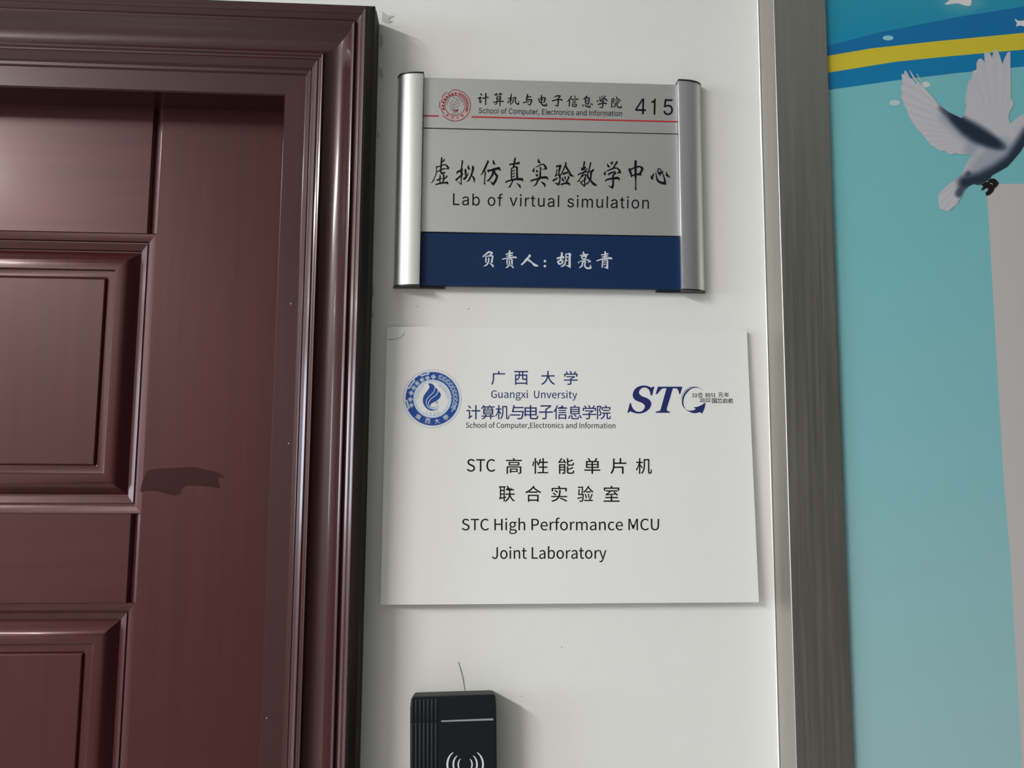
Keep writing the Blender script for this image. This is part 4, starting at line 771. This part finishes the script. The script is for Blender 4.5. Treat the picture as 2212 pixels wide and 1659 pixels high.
WH_A = [[(120,335,18),(200,265,20),(290,200,26),(380,220,22),(390,228,18),(340,280,20),(300,320,18)],[(200,335,14),(203,420,20),(200,480,18),(210,515,9)],[(205,330,12),(290,315,18),(380,315,22),(408,335,20),(388,420,24),(380,480,28),(392,515,10)],[(360,505,12),(392,515,10)],
[(285,385,18),(283,460,20),(255,540,21),(210,590,20),(145,620,9)],[(315,530,8),(370,570,20),(410,610,26),(415,645,10)],
[(910,168,22),(908,230,27),(905,330,28),(905,360,20)],[(805,265,17),(900,245,18),(998,225,19)],[(815,325,11),(900,310,17),(993,295,15)],[(690,412,13),(800,390,15),(950,360,19),(1085,358,24),(1112,385,9)],
[(836,430,16),(835,520,19),(832,575,11)],[(850,425,13),(920,413,13),(975,415,20),(978,500,25),(985,562,20)],[(905,465,17),(905,540,19),(885,600,19),(840,650,18),(800,665,11)],[(925,590,7),(980,620,20),(1010,650,21),(1018,680,8)],
[(1490,290,18),(1522,312,26),(1460,370,26),(1400,440,32),(1340,510,25),(1272,570,23)],[(1435,415,28),(1510,462,27),(1590,525,21),(1650,582,36),(1710,602,29),(1770,620,8)],[(1965,470,36),(1966,470,36)],[(1962,620,36),(1963,620,36)]]
WH_B = [[(302,218,11),(332,240,25),(320,310,27),(300,390,28),(290,440,24)],[(190,398,18),(200,378,20),(280,370,28),(368,350,27),(375,382,18)],[(210,460,13),(212,500,24),(245,548,22)],[(210,478,18),(290,450,22),(350,460,26),(348,500,23),(310,548,22),(242,555,22)],
[(442,262,13),(450,340,17),(440,450,17),(420,540,19),(380,600,24),(310,635,13)],[(442,258,13),(510,252,15),(568,262,32),(560,350,32),(560,480,31),(560,600,32),(580,670,11)],[(445,590,6),(520,622,19),(560,640,22)],[(460,355,13),(495,350,17)],[(460,462,13),(488,445,17)],
[(975,193,13),(967,220,22),(990,258,17)],[(878,300,13),(980,280,17),(1098,275,21)],[(915,340,17),(935,390,17)],[(930,335,16),(1000,320,18),(1052,325,24),(1038,370,19),(1015,403,17),(930,400,16)],[(875,475,13),(980,450,13),(1090,432,15),(1148,460,20),(1178,488,16),(1100,500,9)],
[(825,488,9),(832,515,20)],[(950,490,18),(940,560,21),(920,620,22),(852,670,11)],[(940,495,16),(1020,485,16),(1040,495,13)],[(1028,500,18),(1015,570,21),(1020,630,22),(1070,678,24),(1150,680,28),(1190,670,24),(1185,620,17),(1170,582,8)],
[(1620,193,22),(1620,280,25),(1615,380,22)],[(1510,285,15),(1600,270,17),(1703,250,17)],[(1535,350,15),(1610,335,17),(1693,315,17)],[(1377,460,17),(1480,425,17),(1600,397,19),(1775,382,28),(1820,410,12)],
[(1545,460,17),(1540,560,19),(1530,655,17)],[(1545,450,17),(1620,443,13),(1688,450,20),(1685,550,25),(1682,650,28),(1700,705,8)],[(1590,645,8),(1660,670,22)],[(1580,510,11),(1630,500,13)],[(1580,575,11),(1625,560,13)]]
print_brush('brush_lettering', WH_A, 1035, 530, 13.825, srf_n, M_wink, sign, wscale=1.08)
print_brush('brush_lettering', WH_B, 1190, 530, 13.825, srf_n, M_wink, sign, wscale=1.08)
SM_H = [[(265,202,11),(285,240,26),(325,280,14)],[(137,407,12),(180,408,20),(258,370,28),(245,420,22),(235,500,22),(245,588,28),(290,545,14),(325,500,10)],[(342,402,18),(440,395,18),(540,362,19),(600,372,20)],[(490,202,24),(488,330,26),(482,450,22),(480,600,19),(480,690,18)],
[(960,182,11),(920,230,18),(872,290,16)],[(950,220,12),(1010,230,12)],[(940,250,18),(985,300,14)],[(1125,172,13),(1090,220,18),(1055,260,12)],[(1120,230,16),(1193,217,18)],[(1110,240,16),(1140,280,11)],[(967,360,15),(970,430,19),(985,520,17),(970,600,17),(940,650,20),(885,670,11)],
[(972,350,13),(1050,330,13),(1118,332,22),(1128,420,22),(1110,500,19),(1105,620,18),(1105,745,17)],[(1000,400,10),(1090,390,10)],[(1000,445,10),(1090,435,10)],[(1010,485,9),(1090,480,9)],[(817,590,16),(930,562,18),(1100,540,20),(1228,540,24),(1255,563,12)],
[(1600,222,18),(1590,300,20),(1580,400,22),(1570,500,20),(1565,600,18),(1565,678,17)],[(1462,402,12),(1482,420,18),(1560,390,18),(1628,377,15)],[(1550,470,18),(1490,540,17),(1437,608,18)],[(1580,440,15),(1615,490,13)],[(1680,390,15),(1680,480,17),(1665,570,17),(1612,630,11)],
[(1690,385,15),(1750,372,17),(1788,385,26),(1770,470,20),(1780,570,22),(1830,640,22),(1898,663,26),(1920,640,17),(1910,522,9)]]
SM_I = [[(260,208,13),(270,240,22),(245,340,24),(220,430,22)],[(270,320,18),(400,312,20)],[(215,445,17),(320,430,20),(418,432,22),(430,460,24),(400,560,22),(375,650,12)],[(270,595,7),(340,635,18),(375,640,17)],[(97,550,17),(190,525,18),(310,507,18)],
[(820,258,18),(825,330,22),(822,450,20),(820,550,18),(840,620,20),(900,653,26),(1000,658,26),(1033,658,18),(1020,560,11)],[(700,397,12),(720,460,18),(760,530,18),(790,560,13)],[(702,395,11),(800,370,15),(900,350,18),(968,370,24),(950,450,24),(925,560,12)],[(770,445,11),(870,430,20)],[(780,550,9),(900,530,9)],
[(1337,312,15),(1350,330,12),(1430,280,20),(1540,277,24),(1568,297,18),(1510,350,18),(1470,400,18)],[(1480,400,22),(1490,500,22),(1485,600,22),(1475,690,15)],[(1345,640,7),(1420,665,17),(1475,680,15)],[(1257,475,20),(1380,445,20),(1500,425,20),(1618,430,24),(1655,470,11)],
[(2002,288,17),(2010,310,20),(1950,400,18),(1880,480,15),(1837,515,9)],[(1945,450,18),(1935,560,20),(1925,690,18)],[(2145,272,11),(2165,330,20)],[(2007,420,17),(2120,405,15),(2262,405,18),(2280,430,11)],[(2062,480,13),(2188,470,15)],[(2052,550,13),(2188,535,15)],[(2047,620,17),(2070,690,18),(2190,690,18),(2222,622,18),(2140,610,15),(2047,620,13)]]
SM_J = [[(605,272,13),(590,310,22),(530,360,18),(462,410,11)],[(545,380,17),(540,480,17),(545,560,18)],[(562,365,13),(688,352,18),(690,450,18),(680,560,18),(620,580,15),(550,560,15)],[(560,425,11),(650,415,11)],[(560,490,11),(650,475,11)],[(465,622,9),(440,660,24),(450,688,11)],
[(530,612,9),(540,660,18),(590,698,18),(690,718,22),(740,740,15),(710,650,11),(692,630,8)],[(600,602,11),(640,625,18)],[(752,587,11),(800,610,20),(823,643,13)],
[(1095,327,11),(1130,370,17)],[(1220,287,13),(1190,325,15)],[(1330,288,18),(1280,350,18),(1230,400,15)],[(1077,445,12),(1180,420,17),(1300,390,18),(1368,420,24),(1405,485,14)],[(1040,472,13),(1010,490,18),(1035,518,11)],[(1132,500,20),(1220,470,18),(1280,480,17),(1240,520,17),(1220,560,18)],
[(1052,615,20),(1200,580,20),(1330,570,24),(1380,595,20)],[(1225,560,18),(1235,660,20),(1215,755,17)],[(1107,705,7),(1180,745,18)],
[(1600,392,12),(1600,550,17),(1590,730,17)],[(1602,395,13),(1678,387,15),(1660,440,15),(1640,480,11),(1688,490,13),(1660,540,17)],[(1780,312,11),(1800,360,22)],[(1722,440,9),(1800,415,13),(1888,412,15),(1918,470,18),(1930,485,12)],[(1757,510,15),(1858,480,15)],
[(1702,600,15),(1800,565,15),(1878,540,17)],[(1760,590,13),(1740,660,15),(1690,710,17),(1642,735,9)],[(1815,590,13),(1815,680,18),(1860,738,20),(1950,738,24),(1983,733,13),(1970,652,8)]]
print_brush('brush_lettering', SM_H, 1025, 192, 20.109, srf_n, M_ink, sign, wscale=1.22)
print_brush('brush_lettering', SM_I, 1125, 192, 18.433, srf_n, M_ink, sign, wscale=1.22)
print_brush('brush_lettering', SM_J, 1235, 192, 18.433, srf_n, M_ink, sign, wscale=1.22)

# ------------------------------------------------------------------ seal (round emblem), used on both signs
def stroke_groups(paths, r):
    g = []
    for p in paths:
        p3 = smooth_pts([(x, y, r) for x, y in p], 3)
        g.append([ribbon_px(p3)])
    return g
FLAME = [(550,420),(575,412),(610,415),(640,430),(672,470),(700,500),(725,525),(735,550),(765,575),(782,610),(778,655),(745,700),(700,735),(650,760),(610,785),(598,810),(612,838),(640,850),(672,845),(700,830),(712,805),(730,820),(738,850),(720,885),(680,905),(620,912),(560,895),(505,850),(468,790),(455,730),(462,670),(490,610),(535,550),(570,500),(575,455)]
FL_L = [[(675,480),(668,540),(625,600),(560,660),(522,720),(520,780),(545,840),(590,880)],[(732,545),(722,590),(680,640),(610,690),(570,740),(560,790),(585,845),(630,880),(690,880)]]
CURL = [(598,812),(605,840),(640,856),(680,848),(712,808),(732,828),(736,856),(715,882),(670,896),(630,890),(600,870),(588,835)]
FLW = [(650,290),(540,312),(440,345),(350,408),(287,492),(240,588),(225,705),(240,812)]
def seal(kind, cx, cy, R, srf, parent):
    k = R/537.0
    q = lambda pts: [(cx+(x-630)*k, cy+(y-693)*k) for x, y in pts]
    c = lambda r, n=72: circ(cx, cy, r*k, n=n)
    if kind == 'blue':
        dark, pale, white, grey = M_blue, M_pale, M_white, M_seal_g
        print_polys('seal_outline', [[c(537), c(531)]], srf, M_seal_g, parent, .00010)
        print_polys('seal_ring', [[c(506), c(300)]], srf, pale, parent, .00010)
        rr = []      # toothed outer edge of the drum band
        for a in range(0, 360, 2):
            t = 492
            for c0, c1 in ((97, 100), ): pass
            aa = a
            if any(s <= aa <= e for s, e in ((158, 176), (204, 226), (243, 262))): t = 452
            rr.append((cx+t*k*math.cos(math.radians(aa)), cy+t*k*math.sin(math.radians(aa))))
        print_polys('seal_band', [[rr, c(352)]], srf, dark, parent, .00014)
        keys = []
        for s, e in ((160, 174), (206, 224), (245, 260)):
            for r0_, r1_ in ((498, 482),):
                keys.append([[(cx+r0_*k*math.cos(math.radians(a)), cy+r0_*k*math.sin(math.radians(a))) for a in range(s, e+1, 2)] + [(cx+r1_*k*math.cos(math.radians(a)), cy+r1_*k*math.sin(math.radians(a))) for a in range(e, s-1, -2)]])
        print_polys('seal_key', keys, srf, dark, parent, .00017)
        print_polys('seal_core', [[c(338), c(330)]], srf, M_white, parent, .00018)
        print_polys('seal_disc', [[c(300)]], srf, M_white, parent, .00014)
        fl = M_pale; ink = M_seal_g
    else:
        dark, pale, white, grey = M_dred, M_pinkt, M_silver, M_gink
        edge = []
        for a in range(0, 360, 3):
            t = 490 if any(s <= a <= e for s, e in ((142, 168), (195, 212), (238, 256))) else 537
            edge.append((cx+t*k*math.cos(math.radians(a)), cy+t*k*math.sin(math.radians(a))))
        inner = [(cx+(x-cx)*.955, cy+(y-cy)*.955) for x, y in edge]
        print_polys('seal_band', [[inner, c(352)]], srf, pale, parent, .00010)
        print_polys('seal_outline', [[edge, inner], [c(352), c(330)]], srf, dark, parent, .00014)
        fl = dark; ink = M_gink
    # flowers
    gs = []
    for fx, fy in FLW:
        fx_, fy_ = q([(fx, fy)])[0]
        for a in range(0, 360, 90):
            px, py = fx_+26*k*math.cos(math.radians(a+8)), fy_+26*k*math.sin(math.radians(a+8))
            gs.append([circ(px, py, 20*k, n=12)] + ([circ(px, py, 9*k, n=8)] if kind == 'blue' else []))
        gs.append([circ(fx_, fy_, 9*k, n=8)])
    print_polys('seal_flowers', gs, srf, fl, parent, .00020, 1e-6)
    # wreath of leaves along the right
    gs = []
    for i in range(10):
        a = math.radians(-70 + i*10.2)
        for s in (-1, 1):
            rr_ = (422+s*24)
            px, py = cx+rr_*k*math.cos(a), cy+rr_*k*math.sin(a)
            ta = a + math.pi/2 - s*0.35
            el = []
            for (ra, rb) in ((36, 19), (24, 9)):
                el.append([(px+ra*k*math.cos(t)*math.cos(ta)-rb*k*math.sin(t)*math.sin(ta), py+ra*k*math.cos(t)*math.sin(ta)+rb*k*math.sin(t)*math.cos(ta)) for t in [j*math.pi/7 for j in range(14)]])
            gs.append(el if kind == 'blue' else el[:1])
    st_ = q([(1052, 800), (1030, 860), (985, 930)])
    gs.append([ribbon_px([(x, y, 9*k) for x, y in st_])])
    print_polys('seal_wreath', gs, srf, fl, parent, .00020, 1e-6)
    # four characters on the lower band
    gs = []
    for ch, x, y, rot in (('廣', 370, 1025, .55), ('西', 545, 1100, .15), ('大', 715, 1105, -.18), ('學', 880, 1038, -.55)):
        X_, Y_ = q([(x, y)])[0]; h = 48*k
        gs.append(fit_char(ch, X_-h, X_+h, Y_-h, Y_+h, rot=rot))
    print_polys('seal_characters', gs, srf, M_white if kind == 'blue' else M_dred, parent, .00020)
    # flame
    f_ = smooth_pts(q(FLAME), 3, True)
    if kind == 'blue':
        halo = [(cx + (x-cx)*1.0, y) for x, y in f_]
        mx, my = q([(620, 680)])[0]
        print_polys('seal_flame_edge', [[[(mx+(x-mx)*1.07, my+(y-my)*1.045) for x, y in f_]]], srf, pale, parent, .00016)
        print_polys('seal_flame', [[f_]], srf, dark, parent, .00019)
        print_polys('seal_flame_lines', stroke_groups([q(p) for p in FL_L], 7*k), srf, pale, parent, .00023)
        print_polys('seal_curl', [[smooth_pts(q(CURL), 3, True)]], srf, pale, parent, .00023)
    else:
        print_polys('seal_flame', stroke_groups([q(FLAME+FLAME[:1])] + [q(p) for p in FL_L], 6*k), srf, M_seal_r, parent, .00016)
        print_polys('seal_curl', [[smooth_pts(q(CURL), 3, True)]], srf, dark, parent, .00019)
    # lettering on the disc: two arcs and the year
    gs = []
    def arc(txt, a0, a1, rad, hgt, flip=False):
        n = len(txt)
        for i, ch in enumerate(txt):
            a = a0+(a1-a0)*i/max(1, n-1)
            px, py = cx+rad*k*math.cos(math.radians(a)), cy+rad*k*math.sin(math.radians(a))
            rot = math.radians(a+90) if not flip else math.radians(a-90)
            w = hgt*.36*k if ch != 'I' else hgt*.1*k
            if ch == '1': w *= .8
            gs.append(fit_char(ch, px-w, px+w, py-hgt*.5*k, py+hgt*.5*k, rot=rot))
    arc('GUANGXI', 184, 233, 275, 40); arc('UNIVERSITY', 297, 357, 275, 40); arc('1928', 112, 68, 278, 52, True)
    print_polys('seal_letters', gs, srf, ink, parent, .00020)
    star = [(cx+(712-630)*k + (40 if i % 2 == 0 else 14)*k*math.cos(i*math.pi/5), cy+(762-693)*k + (40 if i % 2 == 0 else 14)*k*math.sin(i*math.pi/5)) for i in range(10)]
    if kind == 'blue': print_polys('seal_star', [[star]], srf, M_seal_g, parent, .00024)
M_seal_r = mat('seal_line', (0.16, 0.09, 0.09), 0.5)
seal('red', 983.0, 227.8, 34.3, srf_n, sign)

# ------------------------------------------------------------------ white printed board (lower sign)
CB = [(836, 705.5), (1613, 711.5), (1639.5, 1301), (822, 1306.5)]     # corners TL TR BR BL
p_top = un(1225, 708, -.0048); p_bot = un(1225, 1304, -.0095)
hx = Vector((1, 0, 0.0)); nrm = hx.cross(p_bot-p_top).normalized()
nb = nrm if nrm.y < 0 else -nrm
srf_b = lambda x, y, l=0.0: un_pl(x, y, p_top, nb) + nb*l
bc = un(1225, 1000, 0)
board = tag(empty('paper_sign', (bc.x, 0, bc.z)), 'white board with blue round seal and laboratory name, glued below the nameplate', 'sign')
# board outline with a slightly bent upper left corner
def board_pt(u, v):
    a = lerp(CB[0], CB[1], u); b = lerp(CB[3], CB[2], u); return lerp(a, b, v)
nu, nv = 60, 46
us = sorted(set([0, .003, .006, .010, .015, .02, .026, .032, .040, .05, .06, .07] + [i/nu for i in range(nu+1) if i/nu > .07]))
vs_ = sorted(set([0, .003, .006, .010, .015, .02, .026, .032, .040, .047, .052, .06, .07] + [i/nv for i in range(nv+1) if i/nv > .07]))
Vb = []
for vv in vs_:
    for uu in us:
        x, y = board_pt(uu, vv)
        lx, ly = x-836, y-705.5
        # rounded corners
        for (cx0, cy0, sx_, sy_, rr_) in ((836, 705.5, 1, 1, 9), (1613, 711.5, -1, 1, 7)):
            ax, ay = (x-cx0)*sx_, (y-cy0)*sy_
            if ax < rr_ and ay < rr_:
                dx_, dy_ = rr_-ax, rr_-ay; l_ = math.hypot(dx_, dy_)
                mxx = max(dx_, dy_)
                if l_ > 1e-6: s_ = mxx/l_; x = cx0+sx_*(rr_-dx_*s_); y = cy0+sy_*(rr_-dy_*s_)
        p = srf_b(x, y)
        e = math.hypot(lx/40.0, ly/29.0)                # creased corner
        if e < 1: p = p - nb*(.0016*(1-e)**.8 if e < 1 else 0) 
        elif e < 1.12: p = p + nb*.0004*math.sin((e-1)/.12*math.pi)
        Vb.append(p)
nU = len(us); Fb = [(j*nU+i, j*nU+i+1, (j+1)*nU+i+1, (j+1)*nU+i) for j in range(len(vs_)-1) for i in range(nU-1)]
nVb = len(Vb); back = [p - nb*.0030 for p in Vb]
rim = [i for i in range(nU)] + [j*nU+nU-1 for j in range(1, len(vs_))] + [(len(vs_)-1)*nU+i for i in range(nU-2, -1, -1)] + [j*nU for j in range(len(vs_)-2, 0, -1)]
Fb2 = [tuple(i+nVb for i in reversed(f)) for f in Fb] + [(rim[i], rim[i]+nVb, rim[(i+1) % len(rim)]+nVb, rim[(i+1) % len(rim)]) for i in range(len(rim))]
ob = fixn(obj('board', Vb+back, Fb+Fb2, M_board, board, smooth=True, angle=40))
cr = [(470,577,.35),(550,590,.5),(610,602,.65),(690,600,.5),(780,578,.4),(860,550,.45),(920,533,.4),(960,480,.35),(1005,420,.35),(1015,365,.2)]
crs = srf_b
print_polys('crease_shade', [[ribbon_px([(800+x/13.825, 690+y/13.825, w) for x, y, w in cr])]], crs, M_crack, board, .0005)  # shade of the fold drawn as a flat grey line
# foam pads that hold it off the wall
for px, py in ((900, 760), (1560, 760), (1590, 1250), (880, 1250)):
    a = srf_b(px, py, -.0032)
    prism('foam_pad', [a+Vector((-.012, 0, -.012)), a+Vector((.012, 0, -.012)), a+Vector((.012, 0, .012)), a+Vector((-.012, 0, .012))],
          [Vector((a.x+i, -.0002, a.z+j)) for i, j in ((-.012, -.012), (.012, -.012), (.012, .012), (-.012, .012))], M_white, board)

seal('blue', 934.0, 861.4, 63.0, srf_b, board)
def cjk(txt, xs0, pitch, w, y0, y1, m, name='lettering'):
    gs = []
    xs_ = xs0 if isinstance(xs0, list) else [xs0+pitch*i for i in range(len(txt))]
    for ch, x in zip(txt, xs_):
        adv, sp = GL['N'+ch]; a, b, c, d = gbox([sp])
        gs.append(fat(fit_char(ch, x, x+w, y0, y1), 0.14))
    print_polys(name, gs, srf_b, m, board)
cjk('广西大学', [1061.2, 1110.8, 1168.9, 1218.2], 0, 29.6, 801.6, 831.2, M_navy)
text_line('lettering', 'N', 'Guangxi  University'.replace('Univer', 'Unver'), 1061, 1246.6, 859.4, 860.4, 15.9, 257, srf_b, M_navy, board)
cjk('计算机与电子信息学院', 1007.8, 31.3, 29.6, 875.3, 905.6, M_navy)
text_line('lettering', 'N', 'School of Computer,Electronics and Information', 1006.4, 1329.2, 924, 925, 11.2, 257, srf_b, M_gink, board)
text_line('lettering', 'N', 'STC', 1008.4, 1069.6, 1018.4, 1018.7, 26.6, 257, srf_b, M_ink, board)
cjk('高性能单片机', [1092.8, 1149.6, 1205.9, 1262.2, 1318.6, 1373.5], 0, 34.3, 989.6, 1023.6, M_ink)
cjk('联合实验室', [1077.6, 1134.6, 1190.8, 1247.2, 1303.8], 0, 34.3, 1049.4, 1083.8, M_ink)
text_line('lettering', 'N', 'STC High Performance MCU', 997.5, 1423.4, 1145.5, 1145.2, 24.6, 257, srf_b, M_ink, board)
text_line('lettering', 'N', 'Joint Laboratory', 1062.6, 1309.9, 1207.0, 1206.7, 24.8, 257, srf_b, M_ink, board)
Sx = [(1080,175),(1040,325),(1000,495),(940,495),(925,400),(880,290),(800,225),(715,203),(620,228),(545,300),(513,380),(530,440),(590,503),(680,548),(790,588),(880,642),(945,720),(967,800),(945,900),(890,990),(790,1080),(660,1140),(500,1162),(350,1140),(260,1108),(200,1085),(170,1095),(135,1135),(88,1130),(130,960),(175,785),(200,778),(225,785),(240,870),(290,970),(370,1055),(450,1092),(520,1097),(610,1080),(680,1020),(725,940),(730,890),(690,820),(600,760),(470,712),(370,660),(305,580),(283,490),(300,380),(360,270),(450,195),(570,148),(700,133),(820,150),(920,187),(975,205),(1000,195),(1030,175)]
Tx = [(1210,175),(2112,175),(2030,450),(1990,450),(1975,370),(1940,280),(1890,237),(1760,235),(1530,1000),(1545,1050),(1600,1080),(1660,1092),(1650,1135),(1125,1135),(1135,1092),(1220,1075),(1280,1050),(1310,1000),(1525,235),(1400,240),(1330,275),(1240,380),(1180,450),(1125,445)]
z5 = lambda L_: [(1350+x/17.015, 825+y/17.015) for x, y in L_]; z6 = lambda L_: [(1460+x/17.015, 825+y/17.015) for x, y in L_]
print_polys('logo_letter', [[smooth_corners(z5(Sx))]], srf_b, M_navy, board); print_polys('logo_letter', [[smooth_corners(z5(Tx), 4, 30)]], srf_b, M_navy, board)
Cx = [(990,302),(935,255),(880,225),(780,188),(680,180),(620,195),(560,220),(420,295),(320,410),(250,540),(222,680),(225,800),(262,905),(330,985),(342,970),(290,870),(272,760),(285,640),(325,520),(400,400),(500,300),(600,240),(700,215),(800,215),(900,248)]
Ax = [(300,975),(345,1000),(420,1038),(520,1058),(640,1042),(730,1000),(655,932),(760,920),(900,870),(1000,812),(1080,745),(1075,860),(1040,1000),(962,1165),(870,1105),(780,1140),(660,1150),(560,1125),(440,1070),(350,1012)]
print_polys('logo_swoosh', [[smooth_corners(z6(Cx))], [smooth_corners(z6(Ax))], [ribbon_px([(1460+x/17.015, 825+y/17.015, r) for x, y, r in ((630,180,.3),(560,190,.55),(450,235,.5),(330,335,.5),(245,460,.45),(205,570,.4),(195,650,.2))])]], srf_b, M_navy, board)
for txt, xs_, y0, y1 in (('位', [1507.6], 848.0, 858.8), ('元年', [1551.7, 1564.2], 847.8, 858.0), ('国芯启航', [1538.0, 1549.4, 1560.9, 1573.2], 860.4, 871.0)):
    cjk(txt, xs_, 0, 10.3, y0, y1, M_gink)
SER = {'3': [[(.1,.22,.08),(.3,.04,.07),(.62,.05,.11),(.78,.25,.13),(.62,.42,.1),(.42,.47,.06)],[(.42,.47,.06),(.75,.55,.1),(.85,.73,.13),(.65,.94,.09),(.3,.97,.07),(.1,.92,.1)]],
 '2': [[(.12,.28,.08),(.3,.06,.08),(.6,.07,.12),(.75,.28,.14),(.55,.58,.1),(.12,.9,.06)],[(.1,.92,.09),(.5,.92,.11),(.85,.9,.09),(.93,.74,.04)]],
 '8': [[(.5,.03,.06),(.22,.1,.1),(.24,.32,.12),(.5,.47,.13),(.8,.68,.13),(.78,.9,.1),(.5,.98,.06),(.2,.9,.1),(.18,.7,.1),(.5,.48,.07),(.76,.28,.1),(.74,.1,.1),(.5,.03,.06)]],
 '0': [[(.5,.03,.06),(.25,.15,.11),(.17,.5,.14),(.25,.85,.11),(.5,.97,.06),(.75,.85,.11),(.83,.5,.14),(.75,.15,.11),(.5,.03,.06)]],
 '5': [[(.32,.07,.1),(.6,.07,.11),(.85,.04,.09)],[(.3,.05,.05),(.22,.38,.06)],[(.22,.4,.08),(.55,.42,.12),(.82,.65,.14),(.65,.92,.09),(.32,.97,.07),(.12,.92,.1)]],
 '1': [[(.25,.2,.06),(.52,.04,.08)],[(.54,.05,.13),(.54,.92,.13)],[(.28,.96,.05),(.8,.96,.05)]]}
def serif(txt, xs_, w, y0, y1):
    strokes = []
    for ch, x in zip(txt, xs_):
        for st in SER[ch]: strokes.append([(x+u*w, y0+v*(y1-y0), r*w*.85) for u, v, r in st])
    print_brush('lettering', strokes, 0, 0, 1, srf_b, M_ink, board)
serif('32', [1494.3, 1500.8], 5.6, 850.2, 858.2); serif('8051', [1523.2, 1528.9, 1534.8, 1540.4], 5.4, 849.4, 857.6)
serif('2022', [1511.0, 1516.8, 1523.4, 1529.2], 5.5, 860.2, 868.4)

# ------------------------------------------------------------------ card reader below the signs
YR = -0.0300
rc = un(980, 1700, 0)
rd = tag(empty('card_reader', (rc.x, 0, un(980, 1700, 0).z)), 'black wall card reader with vertical ribs and white wave symbol, below the signs', 'card reader')
rb_ = [(885.5, 1730), (885.6, 1530), (887.5, 1511), (890.5, 1505.2), (896, 1504.2), (1060, 1499.2), (1067, 1499.6), (1070.5, 1504), (1072, 1530), (1075.5, 1730)]
full = rb_[1:-1]
fr = [un(x, y, YR) for x, y in full]
zb_ = Z(980, 1504, YR) - 0.118
xl = X(884.5, 1750, YR) ; xr = X(1076.0, 1750, YR)
fr = [Vector((xl+.0006, YR, zb_+.004)), Vector((xl+.004, YR, zb_))][::-1] + fr + [Vector((xr-.0006, YR, zb_+.004)), Vector((xr-.004, YR, zb_))]
cxr = sum(p.x for p in fr)/len(fr); czr = sum(p.z for p in fr)/len(fr)
bkr = [Vector((cxr+(p.x-cxr)*.985, -.0006, czr+(p.z-czr)*.985-.0038)) for p in fr]
prism('reader_body', fr, bkr, M_readerd, rd, bevel=.0022, seg=3, angle=30)
# moulded front cover a hair proud of the shell
inn = [Vector((cxr+(p.x-cxr)*.985, YR-.0006, czr+(p.z-czr)*.985)) for p in fr]
prism('front_cover', inn, [p+Vector((0, .003, 0)) for p in inn], M_reader, rd, bevel=.0008, seg=2, angle=30)
srf_r = lambda x, y, l=0.0: un(x, y, YR-.0006-l)
def tube_rib(name, x, y0, y1, x1, r, m):
    a, b = srf_r(x, y0), srf_r(x1, y1); v, f = [], []
    n = 8
    for p, rr_ in ((a+Vector((0, 0, .0006)), r*.2), (a, r), (b, r)):
        for j in range(n+1):
            t = math.pi*j/n; v.append((p.x+rr_*math.cos(t), p.y-rr_*.38*math.sin(t)+.0001, p.z))
    for s in range(2):
        for j in range(n): q = s*(n+1)+j; f.append((q, q+1, q+n+2, q+n+1))
    return fixn(obj(name, v, f, m, rd, smooth=True, angle=60))
for i in range(7):
    x = 891.5 + i*8.6
    tube_rib('rib', x, 1512-(.2*i), 1559.5-.25*i, x-.1, .00155, M_reader)
    tube_rib('rib', x-.1, 1563-.25*i, 1742, x-.3, .00155, M_reader)
print_polys('light_bar', [[[(952.5, 1556.3), (953.5, 1559.5), (1066, 1556.0), (1065.4, 1551.6), (1010, 1553.9)]]], srf_r, M_bar, rd, .0002)
def wave(cx, xs_, h, w, side):
    pts = [(cx+side*xs_*math.cos(t)*1.0, 1651.5+h*math.sin(t), w*math.cos(t)**1.0+.25) for t in [math.radians(a) for a in range(-62, 63, 8)]]
    base = xs_*math.cos(math.radians(62))
    return [(cx+side*(xs_ - (1-math.cos(math.radians(a)))*xs_*.62), 1651.5+h*math.sin(math.radians(a))/math.sin(math.radians(62)), max(.35, w*math.cos(math.radians(a))**1.3)) for a in range(-62, 63, 6)]
for (xs_, h, w) in ((38.5, 26, 2.1), (25.5, 19, 1.9), (15, 12, 1.6)):
    for sd in (-1, 1):
        print_polys('wave_symbol', [[ribbon_px(wave(1004.8, xs_, h, w, sd))]], srf_r, M_wink, rd, .0002)

# ------------------------------------------------------------------ ceiling lamps of the corridor (above the frame), the farther one an added fill
for i, (lx, ly, pw) in enumerate(LAMPS):
    lm = tag(empty('ceiling_lamp', (lx, ly, 2.90)), ('slim white ceiling lamp to the left of the door', 'added slim white fill lamp on the ceiling nearest the window')[i], 'lamp', 'corridor ceiling lamps')
    box('lamp_housing', lx-.06, lx+.06, ly-.66, ly+.66, 2.868, 2.899, M_ceil, lm, bevel=.004)
